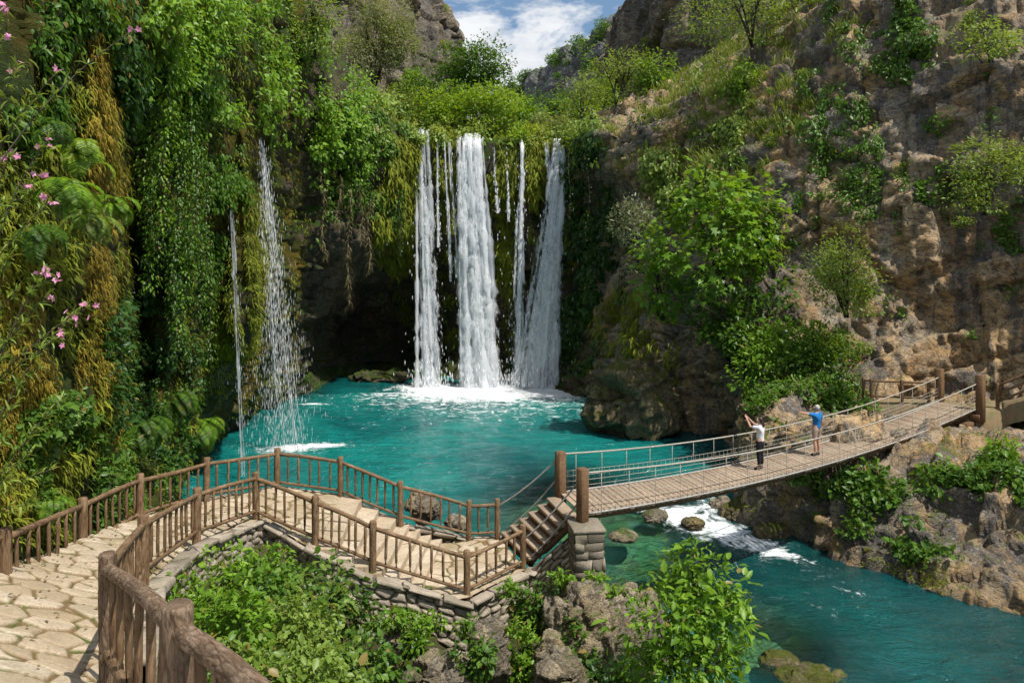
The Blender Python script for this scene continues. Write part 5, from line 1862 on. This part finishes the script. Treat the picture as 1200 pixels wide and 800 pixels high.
VG = 'leafy vines hanging in front of the left cliff'
for i, (px, a, b, D, lab) in enumerate(((172, 150, 345, 25.2, 'slim leafy vine hanging in the dark cleft, leftmost of the long ones'), (183, 120, 300, 25.0, 'second long leafy vine from the dark cleft of the left cliff'), (206, 180, 418, 26.2, 'longest leafy vine, reaching almost down to the hollow behind the fence'),
                                        (217, 160, 395, 26.5, 'leafy vine just right of the longest one on the left cliff'), (233, 170, 375, 27.6, 'dense leafy vine beside the mossy buttress'), (243, 190, 430, 28.4, 'leafy vine nearest the left trickle of water'),
                                        (195, 100, 270, 24.6, 'short leafy vine high on the left cliff between longer ones'), (226, 120, 300, 26.2, 'thin leafy vine hanging over the ivy curtain of the left cliff'))):
    vine('hanging_vine', lab, px, a, b, D, 'mid' if i % 3 else 'fresh', VG, 300 + i, 2.8, w=.36)
for i, (px, a, b, D, lab) in enumerate(((376, 190, 305, 47.5, 'pale dry root hanging at the left of the cave mouth'), (410, 220, 362, 49, 'longest pale dry root hanging before the cave mouth'), (434, 230, 322, 50, 'pale dry root hanging before the cave, right of the longest'), (422, 215, 285, 49.5, 'short dry root among the longer ones over the cave'), (398, 205, 270, 48.5, 'short dry root under the sunlit creeper over the cave'))):
    vine('hanging_root', lab, px, a, b, D, 'mid', 'dry roots hanging over the cave mouth', 330 + i, .7, 'dry_root', .12)
for i, (px, a, b) in enumerate(((465, 175, 300), (450, 170, 290), (705, 190, 330), (722, 200, 350), (745, 215, 330), (690, 180, 290), (668, 180, 260))):
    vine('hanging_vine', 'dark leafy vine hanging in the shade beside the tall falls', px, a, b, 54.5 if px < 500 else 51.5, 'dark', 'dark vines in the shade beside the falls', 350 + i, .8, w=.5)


# ---- ferns
def fern(name, label, base, nf, length, out, mat='leaf_fresh', seed=0, fall=1.0, group=None, lw=.16):
    r = np.random.default_rng(seed)
    base = np.asarray(base, float)
    out = unit(np.asarray(out, float))
    root = thing(name, base, label, 'fern', group)
    P_, A_, N_, L_ = [], [], [], []
    m = MB()
    for k in range(nf):
        az = r.normal(0, .75)
        d = np.array([out[0] * math.cos(az) - out[1] * math.sin(az), out[0] * math.sin(az) + out[1] * math.cos(az), 0])
        ln = length * r.uniform(.6, 1.1)
        el = r.uniform(.1, 1.1)
        s = np.linspace(0, 1, 16)
        ang = el - s * (1.3 + fall * 1.1)
        stp_ = ln / 15
        pts = base + r.normal(0, .15, 3) * length * .5 + np.cumsum(np.stack([np.cos(ang) * d[0], np.cos(ang) * d[1], np.sin(ang)], 1) * stp_, 0)
        m.add(*tube(pts, np.linspace(.010, .004, 16), 4, False))
        tg = np.gradient(pts, axis=0)
        tg = unit(tg)
        side = unit(np.cross(tg, np.array([0, 0, 1.0])))
        for q in np.linspace(.10, .98, 22):
            i = int(q * 15)
            pr_ = ln * lw * 1.9 * math.sin(math.pi * min(q * .9 + .1, 1)) ** .7
            for sg in (-1, 1):
                P_.append(pts[i] + tg[i] * stp_ * (q * 15 - i))
                A_.append(side[i] * sg + tg[i] * .45 + np.array([0, 0, -.15]))
                N_.append(np.cross(side[i], tg[i]) + r.normal(0, .15, 3))
                L_.append(max(pr_, .02))
    P_, A_, N_, L_ = np.array(P_), np.array(A_), np.array(N_), np.array(L_)
    N_ = np.where(N_[:, 2:3] < 0, -N_, N_)
    leaves_obj('fronds', P_, A_, N_, L_, L_ * .15 + .006, 'simple', M[mat], root)
    m.build('stem', M['leaf_mid'], root)
    return root


fl_ = [(72, 225, 13.0, 16, 1.5, 'leaf_fresh', 'largest bright fern hanging on the left cliff, with long drooping fronds'), (108, 262, 14.6, 14, 1.4, 'leaf_pale', 'bright fern at the dark cleft, below the ochre moss drape'), (45, 270, 12.6, 12, 1.2, 'leaf_mid', 'fern beneath the largest one on the left cliff'),
       (95, 180, 13.6, 14, 1.3, 'leaf_yellow', 'yellowish fern hanging from the ochre moss drape'), (130, 240, 15.6, 10, 1.2, 'leaf_fresh', 'fern on the rim of the dark cleft of the left cliff'), (60, 150, 12.8, 10, 1.1, 'leaf_mid', 'fern high on the left cliff among the flower stems'),
       (165, 500, 24, 12, 1.4, 'leaf_mid', 'dark fern in the hollow behind the middle of the path fence'), (120, 560, 18, 12, 1.1, 'leaf_mid', 'fern behind the third post of the path fence'), (60, 590, 14, 12, .9, 'leaf_fresh', 'fern low behind the second post of the path fence'), (236, 500, 33.5, 16, 1.7, 'leaf_fresh', 'round bright fern on the last rock before the pool'), (205, 470, 28, 12, 1.5, 'leaf_mid', 'fern on the damp rocks left of the pool')]
for i, (px, py, D, nf, ln, mt, lab) in enumerate(fl_):
    fern('fern', lab, P(px, py, D), int(nf * 1.5), ln * (.55 if D < 20 else .85), (.7, -.7, 0), mt, 500 + i)


# ---- pink flowering shrub in the left foreground
def flowers():
    base = P(-60, 640, 9.6)
    root = thing('flowering_shrub', base, 'tall narrow-leaved shrub with pink blossoms climbing the left edge of the view', 'shrub')
    r = np.random.default_rng(9)
    fs = [(4, 12, 10.6), (5, 46, 10.4), (20, 78, 10.5), (65, 87, 10.4), (57, 162, 10.6), (12, 185, 10.3), (36, 220, 10.5), (60, 236, 10.7), (60, 322, 10.8), (101, 361, 11.2), (74, 392, 10.9), (52, 318, 10.6), (48, 205, 10.6), (82, 372, 10.9), (158, 35, 11.6), (55, 348, 10.8)]
    V, A_, N_, L_ = [], [], [], []
    m = MB()
    ends = [P(*f) for f in fs] + [P(x, y, d) for x, y, d in ((10, 300, 10.4), (30, 270, 10.6), (25, 380, 10.5), (45, 430, 10.8), (20, 470, 10.5), (50, 500, 10.9), (70, 470, 11), (15, 560, 10.4), (40, 590, 10.6), (0, 240, 10.2), (30, 130, 10.5), (0, 420, 10.2), (60, 550, 11), (20, 340, 10.4), (5, 510, 10.3), (35, 530, 10.6))]
    for e in ends:
        s0 = P(r.uniform(-70, -10), min(640, 300 + 850 * (CZ - e[2] + r.uniform(1.6, 2.6)) / 10.4), r.uniform(10, 10.6))
        md = (s0 + e) / 2 + np.array([-.25, 0, .25])
        t = np.linspace(0, 1, 14)[:, None]
        pts = (1 - t) ** 2 * s0 + 2 * t * (1 - t) * md + t ** 2 * e
        m.add(*tube(pts, np.linspace(.014, .005, 14), 5))
        tg = unit(np.gradient(pts, axis=0))
        for k in range(64):
            i = int(r.integers(3, 14))
            V.append(pts[i] + r.normal(0, .015, 3))
            a = rand_unit(1, r)[0]
            A_.append(a * .8 + tg[i] * .7 + [0, 0, -.15])
            N_.append(rand_unit(1, r)[0] * .5 + [0, 0, .8])
            L_.append(r.uniform(.10, .21))
    V, A_, N_, L_ = map(np.array, (V, A_, N_, L_))
    leaves_obj('foliage', V, A_, N_, L_, L_ * .17, 'blade', M['leaf_pale'], root)
    m.build('stem', M['bark'], root)
    for f in fs:
        c = P(*f)
        nfl = int(r.integers(3, 6))
        for k in range(nfl):
            V, A_, N_ = [], [], []
            ax = unit(rand_unit(1, r)[0] * .8 + np.array([.25, -.8, .3]))
            x, y, z = frame_of(ax)
            q = c + r.normal(0, .055, 3)
            for j in range(5):
                an = j * 2 * math.pi / 5 + r.uniform(-.15, .15)
                dr = math.cos(an) * x + math.sin(an) * y
                V.append(q)
                A_.append(dr + ax * .35)
                N_.append(ax)
            leaves_obj('flower', np.array(V), np.array(A_), np.array(N_), r.uniform(.042, .068, 5), r.uniform(.03, .042, 5), 'broad', M['petal'], root)


flowers()

# ---- trees and shrubs along the lip and up the valley
TB = [
    ('tree', 'airy grey-green tree standing before the upper left cliff', 393, -2, 482, 126, 62, 'olive', dict(trunk_px=20, lobes=20, tr=.16, dens=1.5)),
    ('tree', 'slim young tree with sparse dark leaves against the sky', 510, 46, 600, 142, 66, 'mid', dict(trunk_px=10, lobes=26, dens=1.5, tr=.14, leaf=1.15)),
    ('shrub', 'large yellow-green shrub above the widest waterfall', 530, 106, 616, 170, 60.5, 'yellow', dict(lobes=14)),
    ('shrub', 'yellow-green shrub above the left waterfall', 474, 108, 540, 158, 60, 'yellow', dict(lobes=12)),
    ('shrub', 'fresh green shrub in front of the foot of the slim young tree', 512, 92, 560, 140, 63, 'fresh', dict(lobes=10)),
    ('shrub', 'pale shrub under the airy grey-green tree', 452, 104, 505, 148, 61, 'pale', dict(lobes=10)),
    ('shrub', 'yellow bush right at the lip between two falls', 588, 146, 638, 178, 58.6, 'yellow', dict(lobes=8)),
    ('shrub', 'rounded grey-green shrub behind the forked waterfall', 640, 136, 676, 166, 60, 'olive', dict(lobes=8)),
    ('tree', 'round dark green tree at the foot of the rocky hill', 632, 110, 684, 152, 66, 'mid', dict(lobes=12)),
    ('shrub', 'small olive shrub left of the rounded grey-green one', 614, 134, 646, 162, 61, 'olive', dict(lobes=8)),
    ('tree', 'light green tree with a forked dark trunk right of the falls', 676, 62, 760, 146, 57, 'pale', dict(trunk_px=30, lobes=17, tr=.16, lean=(.6, 0), dens=.7)),
    ('tree', 'bright round-topped tree below the dark upper right cliff', 744, 68, 802, 128, 57, 'fresh', dict(trunk_px=10, lobes=11)),
    ('tree', 'soft light green tree left of the forked one', 655, 92, 708, 146, 62, 'pale', dict(trunk_px=10, lobes=12)),
    ('shrub', 'dark rounded bush on the rock lip right of the falls', 742, 122, 800, 178, 50.2, 'dark', dict(lobes=10)),
    ('shrub', 'grey-leaved shrub leaning over the pool, right of the falls', 720, 228, 782, 318, 47, 'grey', dict(lobes=12, dens=.8)),
    ('shrub', 'pale shrub on the grassy terrace high right of the falls', 800, 120, 850, 170, 47.5, 'pale', dict(lobes=9)),
    ('shrub', 'small yellow bush at the top of the forked waterfall', 668, 152, 706, 182, 55.5, 'yellow', dict(lobes=7)),
    ('tree', 'spreading yellowish tree rooted high on the right cliff', 806, -28, 958, 84, 46, 'pale', dict(trunk_px=36, lobes=22, tr=.17, dens=.75)),
    ('shrub', 'green bush below the spreading tree on the right cliff', 850, 70, 905, 120, 45.5, 'fresh', dict(lobes=9, leaf=.8)),
    ('shrub', 'feathery pale bush growing from the cliff at the right edge', 1105, 164, 1204, 248, 28.6, 'pale', dict(lobes=14, leaf=.75)),
    ('shrub', 'light bush near the top right corner of the cliff', 1118, 22, 1192, 70, 29.4, 'pale', dict(lobes=11, leaf=.75)),
    ('shrub', 'olive-green bush on the face of the right cliff above the bridge end', 950, 272, 1032, 368, 33.6, 'pale', dict(lobes=13, leaf=.8)),
    ('fig_tree', 'large bright broad-leaved bush beside the pool, upper part in the sun', 765, 212, 925, 340, 38.5, 'fig', dict(lobes=18, dens=1.7, leaf=.85)),
    ('fig_tree', 'broad-leaved bush under the large bright one, leaves coloured as in shade', 798, 318, 930, 430, 38.0, 'fig_shaded', dict(lobes=14, dens=1.5, leaf=.85)),
    ('shrub', 'bright broad-leaved bush at the waterside left of the large one', 746, 285, 812, 372, 40, 'fig', dict(lobes=9)),
    ('shrub', 'leafy shrub on the bank behind the bridge, right of the large bush', 868, 372, 990, 462, 35, 'fresh', dict(lobes=13, leaf=.85)),
    ('shrub', 'dark shrub on the bank behind the man on the bridge', 915, 400, 1000, 482, 34, 'mid', dict(lobes=10, leaf=.85)),
    ('shrub', 'dark shrub hanging low on the bank behind the woman on the bridge', 842, 380, 900, 440, 37, 'mid', dict(lobes=9)),
    ('shrub', 'bush under the far end of the bridge, left of the beams', 1006, 542, 1050, 575, 25.8, 'mid', dict(lobes=9, leaf=.75)),
    ('shrub', 'low bush under the beams at the far end of the bridge', 1076, 536, 1120, 570, 24.8, 'fresh', dict(lobes=9, leaf=.7)),
    ('shrub', 'bush below the rail fence at the right edge', 1150, 516, 1200, 556, 24.6, 'fresh', dict(lobes=10, leaf=.7)),
    ('shrub', 'dark bush low on the right bank under the rail fence', 1130, 548, 1182, 592, 23.4, 'mid', dict(lobes=9, leaf=.7)),
    ('shrub', 'small bush halfway down the right bank', 1026, 566, 1066, 600, 24.3, 'mid', dict(lobes=7, leaf=.7)),
    ('shrub', 'small green bush on the ledge by the low two-railed fence', 966, 450, 1012, 486, 32.4, 'fresh', dict(lobes=7, leaf=.7)),
    ('tree', 'fresh green tree left of the slim one above the left waterfall', 468, 84, 522, 142, 68, 'fresh', dict(lobes=11, trunk_px=8)),
    ('tree', 'mid green tree in the middle of the valley mouth', 596, 104, 642, 152, 70, 'mid', dict(lobes=11, trunk_px=8)),
    ('tree', 'bright small tree tucked behind the forked one', 690, 92, 728, 142, 66, 'yellow', dict(lobes=9, trunk_px=8)),
    ('tree', 'dense tree at the upper left, between creeper and grey-green tree', 335, -20, 400, 66, 44, 'pale', dict(lobes=13)),
]
for nm, lab, x0, y0, x1, y1, D, kd, kw in TB:
    at_box(nm, lab, 'tree' if 'tree' in nm else 'shrub', x0, y0, x1, y1, D, kd, **kw)

# thicket of small bushes up the valley, each its own plant
r = np.random.default_rng(31)
vg = 'small green bushes filling the valley floor above the falls'
for k in range(26):
    px, D = r.uniform(478, 700), r.uniform(62, 100)
    y1 = 300 - F * (valley_z((px - 600) * D / F, D) - CZ) / D + 3
    s = r.uniform(2.4, 4.5)
    plant('bush', 'small green bush in the thicket on the valley floor above the falls', 'bush', P(px, y1, D), s * 1.25, s, ['yellow', 'fresh', 'pale', 'olive'][k % 4], lobes=7, group=vg, leaf=1.3, limbs=2, seed=900 + k)

# scrub on the hill and the upper cliffs: one bush, copied
proto = None
hg = 'dark scrub bushes dotted over the far rocky hill'


def scrub(pt, s, label, group, seedmesh):
    o = bpy.data.objects.new('scrub_bush', seedmesh)
    COL.objects.link(o)
    o.location = [float(c) for c in pt]
    o.scale = (s * r.uniform(.8, 1.3), s, s * r.uniform(.7, 1.1))
    o.rotation_euler = (0, 0, r.uniform(0, 6))
    return tag(o, label, 'bush', group)


p, ax, nr, rnd, _ = crown(2, 2, 1.7, 700, np.random.default_rng(4), 8)
v, lo, st_, k = leaf_geo(p, ax, nr, .22, .14, 'simple')
sm = raw_mesh('scrub_bush', v, lo, st_, {'rnd': np.repeat(rnd, k)}, False)
sm.materials.append(M['leaf_mid'])
sm2 = sm.copy()
sm2.materials.clear()
sm2.materials.append(M['leaf_pale'])
hf, hn = HILL.reshape(-1, 3), HILLN.reshape(-1, 3)
hx, hy = proj(hf)
ok = np.where((hx > 575) & (hx < 725) & (hy < 150))[0]
# more of it near the crest
w_ = np.exp(-((hy[ok] - np.interp(hx[ok], [590, 640, 700, 720], [104, 76, 42, 25])) / 22) ** 2) + .25
for i in r.choice(ok, 62, p=w_ / w_.sum(), replace=False):
    scrub(hf[i] - [0, 0, .4], r.uniform(1.2, 3.0), 'dark scrub bush on the far rocky hill', hg, sm)
for (arr, xl, yl, n, lab, gp) in ((FARR, (690, 830), (-10, 150), 26, 'scrub bush clinging to the dark upper right cliff', 'scrub clinging to the upper right cliff'), (FARL, (385, 535), (-10, 150), 16, 'scrub bush clinging to the upper left cliff', 'scrub clinging to the upper left cliff')):
    f_ = arr.reshape(-1, 3)
    ax_, ay_ = proj(f_)
    ok = np.where((ax_ > xl[0]) & (ax_ < xl[1]) & (ay_ > yl[0]) & (ay_ < yl[1]))[0]
    for i in r.choice(ok, n, replace=False):
        scrub(f_[i], r.uniform(.5, 1.3), lab, gp, sm2)
f_ = FL2
ok = np.where((SX > 860) & (SX < 1199) & (SY > 0) & (SY < 430) & (WN[:, 2] > .25) & (gpxf > 700))[0]
cg = 'small pale tufts of scrub on ledges of the right cliff'
for i in r.choice(ok, 40, replace=False):
    scrub(f_[i], r.uniform(.22, .55), 'small pale tuft of scrub on a ledge of the right cliff', cg, sm2)

# ---- foreground bank
KIND['nettle'] = ('leaf_fresh', 'broad', .10, .6, .15, 2.8)
KIND['lush'] = ('leaf_pale', 'broad', .095, .6, .2, 2.6)
KIND['ivy'] = ('leaf_mid', 'broad', .11, .75, .4, 2.6)
KIND['bigleaf'] = ('leaf_fresh', 'broad', .13, .5, .3, 2.3)


def fg(name, label, x0, y0, x1, y1, D, kd, **kw):
    return at_box(name, label, 'shrub', x0, y0, x1, y1, D, kd, **kw)


fg('shrub', 'bright green leafy shrub beside the nearest log rail', 205, 698, 325, 850, 9.6, 'nettle', lobes=17, dens=1.2, d=1.5)
fg('shrub', 'broad light green shrub in the middle of the bank below the fence', 296, 692, 412, 840, 10.8, 'lush', lobes=17, dens=1.2, d=1.5)
fg('shrub', 'darker green shrub between the curved wall and the bright shrubs', 262, 668, 372, 740, 12.4, 'ivy', lobes=13, d=1.3)
fg('shrub', 'light green shrub at the bottom edge beside the nearest log rail', 250, 740, 440, 900, 8.8, 'lush', lobes=16, d=1.6)
fg('shrub', 'low leafy bush on the slope below the curved wall', 235, 650, 330, 730, 13.0, 'nettle', lobes=11, d=1.4)
fg('shrub', 'small bush at the foot of the curved dry-stone wall', 180, 672, 262, 740, 11.6, 'nettle', lobes=9)
fg('shrub', 'bush standing in the inner corner of the stone wall', 282, 642, 338, 712, 14.6, 'nettle', lobes=9, d=1.0)
fg('shrub', 'dark ivy bush against the wall below the stone steps', 338, 656, 446, 760, 14.6, 'ivy', lobes=13, d=.9)
fg('shrub', 'dark bush at the bottom between the bright shrub and the boulders', 385, 725, 470, 830, 12.6, 'ivy', lobes=10)
fg('shrub', 'ivy hanging down the rock under the wooden steps', 592, 672, 648, 745, 16.4, 'ivy', lobes=9, d=.7)
fg('shrub', 'grassy green bush between the two groups of boulders', 582, 735, 640, 830, 15.0, 'nettle', lobes=9, d=.8)
fg('shrub', 'tall bush with large leaves in the bottom right, before the river', 738, 690, 886, 850, 11.4, 'bigleaf', lobes=20, dens=1.1, d=1.5)
fg('shrub', 'upper spray of the large-leaved growth before the river', 770, 644, 868, 740, 11.7, 'bigleaf', lobes=12, dens=.9, d=.9)
fg('shrub', 'dark bush at the bottom edge left of the large-leaved one', 690, 760, 775, 850, 12.4, 'ivy', lobes=9)
fg('shrub', 'small bush on the rock beside the stone pier', 636, 706, 682, 752, 15.8, 'nettle', lobes=7, d=.5)
for i, (px, py) in enumerate(((470, 735), (505, 738), (550, 742), (600, 700), (655, 690), (700, 690), (730, 720), (440, 745))):
    D = 15.4 if px < 560 else 16.2
    b = P(px, py, D)
    plant('grass_tuft', 'tuft of green grass in the cracks below the terrace wall', 'grass', b, .55, .38, 'nettle', lobes=5, group='grass tufts below the terrace wall', limbs=2, leaf=.8, seed=1200 + i)
fg('shrub', 'trailing plant hanging over the big cracked outcrop below the pier', 655, 735, 700, 800, 15.0, 'ivy', lobes=7, d=.4)
fg('shrub', 'green plant spilling down beside the pier foot towards the river', 700, 690, 745, 745, 15.7, 'nettle', lobes=7, d=.5)
fg('shrub', 'leafy plant growing over the large grey boulder at the bottom edge', 535, 745, 590, 812, 14.2, 'ivy', lobes=7, d=.5)
fg('shrub', 'leafy plant between the small boulder and the terrace wall', 448, 712, 500, 762, 14.7, 'nettle', lobes=7, d=.5)
# ground cover
gx_, gy_ = vr.uniform(-5.2, 4.0, 30000), vr.uniform(4.5, 18, 30000)
gz_ = np.concatenate([ground_z(gx_[k:k + 5000], gy_[k:k + 5000]) for k in range(0, 30000, 5000)])
gp = np.stack([gx_, gy_, gz_], 1)
d2p = np.full(len(gp), 9.0)
for k in range(0, len(po), 8):
    for t in (-.05, .1, .25, .5, .75, .9, 1.05):
        p = po[k] * (1 - t) + pi_[k] * t
        d2p = np.minimum(d2p, (gx_ - p[0]) ** 2 + (gy_ - p[1]) ** 2)
lum = fbm(gp / 1.1, 3, 66)
gp = gp[(d2p > .55 ** 2) & (lum > -.3) & (gz_ > .1)]
n = len(gp)
gp[:, 2] += vr.random(n) * .28
leaves_obj('ground_cover', gp, rand_unit(n) + [0, 0, .35], rand_unit(n) * .6 + [0, 0, 1], .11 * vr.uniform(.6, 1.3, n), .065, 'broad', M['leaf_mid'], None)
bpy.data.objects['ground_cover']['kind'] = 'stuff'


# ---- boulders
def boulder(name, label, c, rx, ry, rz, mat, seed, amp=.35, group=None, sc=.5):
    n = 44
    vs = []
    u = np.linspace(-1, 1, n)
    quads, V = [], []
    off = 0
    for ax_ in range(3):
        for sg in (-1, 1):
            a, b = np.meshgrid(u, u, indexing='ij')
            q = np.zeros((n, n, 3))
            q[..., ax_] = sg
            q[..., (ax_ + 1) % 3] = a if sg > 0 else b
            q[..., (ax_ + 2) % 3] = b if sg > 0 else a
            V.append(unit(q.reshape(-1, 3)))
            quads.append(grid_loops(n, n)[:, ::-1] + off if False else grid_loops(n, n) + off)
            off += n * n
    V = np.concatenate(V)
    sq = np.sign(V) * np.abs(V) ** .8
    sq = unit(sq)
    p = sq * np.array([rx, ry, rz])
    d, ce = rocky(p + seed * 13.7, V, 1, sc * (rx + ry + rz) / 3, seed, .4)
    p = p + V * (np.clip(d, -1.3, 1.3) * amp * (rx + ry + rz) / 3 * .95)[:, None]
    q = np.concatenate(quads)
    me = raw_mesh(name, p, q.ravel(), np.arange(len(q)) * 4, {'cell': ce, 'moss': 0 * ce})
    o = link(name, me, M[mat], None, [float(k) for k in c])
    return tag(o, label, 'boulder', group)


BL = [
    ((735, 478), 41.5, 2.3, 2.0, 2.1, 'rock_wet', 'mossy boulder jutting into the pool right of the falls', .5),
    ((700, 486), 43.5, 1.0, .9, .5, 'rock_wet', 'low wet rock at the waterline beside the mossy boulder', .4),
    ((520, 800), 14.4, .75, .6, .55, 'rock_bank', 'large grey boulder below the terrace corner, at the bottom edge', .5),
    ((472, 752), 15.0, .45, .4, .38, 'rock_bank', 'smaller boulder leaning against the terrace wall foot', .5),
    ((575, 772), 14.9, .45, .45, .75, 'rock_bank', 'upright boulder right of the large one below the terrace', .5),
    ((690, 728), 15.9, .85, .75, .80, 'rock_bank', 'big cracked outcrop below the stone pier', .55),
    ((742, 748), 15.6, .75, .6, 1.0, 'rock_bank', 'sloping grey rock right of the outcrop, by the water', .5),
    ((645, 778), 15.0, .5, .5, .7, 'rock_bank', 'pale rock face left of the outcrop below the pier', .5),
    ((665, 800), 14.4, .7, .6, .6, 'rock_bank', 'low rock at the bottom edge under the outcrop', .5),
    ((912, 775), 18.0, .50, .35, .16, 'rock_wet', 'flat wet rock just breaking the river surface', .4),
    ((950, 792), 17.4, .85, .45, .15, 'rock_wet', 'long flat rock awash at the bottom of the river', .4),
    ((768, 604), 27.4, .5, .4, .26, 'rock_bank', 'rock in the rapids under the bridge', .4),
    ((845, 594), 29.0, .5, .4, .34, 'rock_bank', 'rock splitting the white water below the woman on the bridge', .4),
    ((872, 600), 28.0, .9, .7, .6, 'rock_wet', 'mossy rock at the edge of the rapids by the far bank', .45),
    ((905, 622), 26.2, .6, .5, .32, 'rock_wet', 'small brown rock in the water by the far bank', .4),
    ((730, 628), 25.4, .5, .4, .12, 'rock_bank', 'low rock in the shallows right of the pier', .4),
    ((812, 612), 26.6, .45, .35, .2, 'rock_wet', 'low rock in the white water downstream of the bridge', .4),
    ((445, 442), 58.5, 2.4, 1.2, .5, 'rock_back', 'low dark rock at the waterline in the cave mouth', .4),
    ((500, 596), 22.6, .55, .45, .42, 'rock_bank', 'pale boulder at the pool edge behind the terrace fence', .45),
    ((535, 612), 22.0, .4, .35, .3, 'rock_bank', 'tan boulder below the outer fence by the pool', .45),
]
for i, ((px, py), D, rx, ry, rz, mt, lab, am) in enumerate(BL):
    boulder('boulder', lab, P(px, py, D), rx, ry, rz, mt, 700 + i, am)
# ------------------------------------------------------------------ light, sky, camera
SUN_EL, SUN_AZ = math.radians(61), math.atan2(0.80, -0.60)   # azimuth from +Y towards +X
sx, sy, sz = math.sin(SUN_AZ) * math.cos(SUN_EL), math.cos(SUN_AZ) * math.cos(SUN_EL), math.sin(SUN_EL)
sun = bpy.data.lights.new('sun', 'SUN')
sun.energy = 5.0
sun.angle = math.radians(.53)
sun.color = (1, .945, .86)
so = bpy.data.objects.new('sun', sun)
COL.objects.link(so)
so.rotation_euler = Vector((sx, sy, sz)).to_track_quat('Z', 'Y').to_euler()
so.location = (20, -10, 60)

wd = bpy.data.worlds.new('World')
SC.world = wd
wd.use_nodes = True
nt = wd.node_tree
nt.nodes.clear()
out = nt.nodes.new('ShaderNodeOutputWorld')
bg = nt.nodes.new('ShaderNodeBackground')
sky = nt.nodes.new('ShaderNodeTexSky')
sky.sky_type = 'NISHITA'
sky.sun_disc = False
sky.sun_elevation = SUN_EL
sky.sun_rotation = SUN_AZ
sky.air_density = 1.2
sky.dust_density = .6
sky.ozone_density = 2.0
tc = nt.nodes.new('ShaderNodeTexCoord')
sep = nt.nodes.new('ShaderNodeSeparateXYZ')
nt.links.new(tc.outputs['Generated'], sep.inputs[0])
zz_ = mth(nt, 'MAXIMUM', mth(nt, 'ADD', sep.outputs[2], .10), .02)
cx = mth(nt, 'DIVIDE', sep.outputs[0], zz_)
cy = mth(nt, 'DIVIDE', sep.outputs[1], zz_)
cmb = nt.nodes.new('ShaderNodeCombineXYZ')
nt.links.new(cx, cmb.inputs[0])
nt.links.new(cy, cmb.inputs[1])
c1 = noise(nt, mapping(nt, tc.outputs['Generated'], (1.0, 1.0, 2.4)), 4.2, 10, .62, .25)
c2 = noise(nt, mapping(nt, tc.outputs['Generated'], (1, 1, 3.2)), 1.7, 3, .5)
cs = mth(nt, 'ADD', mth(nt, 'MULTIPLY', c1, .72), mth(nt, 'MULTIPLY', c2, .28))
cov = ramp(nt, cs, [(.47, 0.0), (.53, 1.0)])
shade = ramp(nt, noise(nt, mapping(nt, tc.outputs['Generated'], (1, 1, 3)), 6.5, 6, .6), [(.38, .45), (.58, 1.0)])
cc = mix(nt, shade, (5.6, 6.3, 7.5), (11.3, 11.4, 11.5))
skc = mix(nt, .32, sky.outputs[0], (3.0, 5.6, 9.4))
col = mix(nt, mth(nt, 'MULTIPLY', cov, .92), skc, cc)
nt.links.new(col, bg.inputs[0])
bg.inputs[1].default_value = .078
nt.links.new(bg.outputs[0], out.inputs[0])

cam = bpy.data.cameras.new('camera')
cam.sensor_width = 36
cam.lens = F / 1200 * 36
cam.shift_y = -100 / 1200
cam.clip_start = .05
cam.clip_end = 3000
co = bpy.data.objects.new('camera', cam)
COL.objects.link(co)
co.location = (0, 0, CZ)
co.rotation_euler = (math.radians(90), 0, 0)
SC.camera = co
SC.view_settings.view_transform = 'Standard'
SC.view_settings.look = 'None'
SC.view_settings.exposure = 0.2
SC.view_settings.gamma = 1.0
SC.view_settings.use_curve_mapping = False
SC.cycles.use_denoising = True
SC.cycles.max_bounces = 8
SC.cycles.volume_bounces = 0
SC.cycles.volume_max_steps = 64
SC.cycles.transparent_max_bounces = 48
SC.cycles.diffuse_bounces = 4
SC.cycles.caustics_reflective = False
SC.cycles.caustics_refractive = False
SC.cycles.sample_clamp_indirect = 4
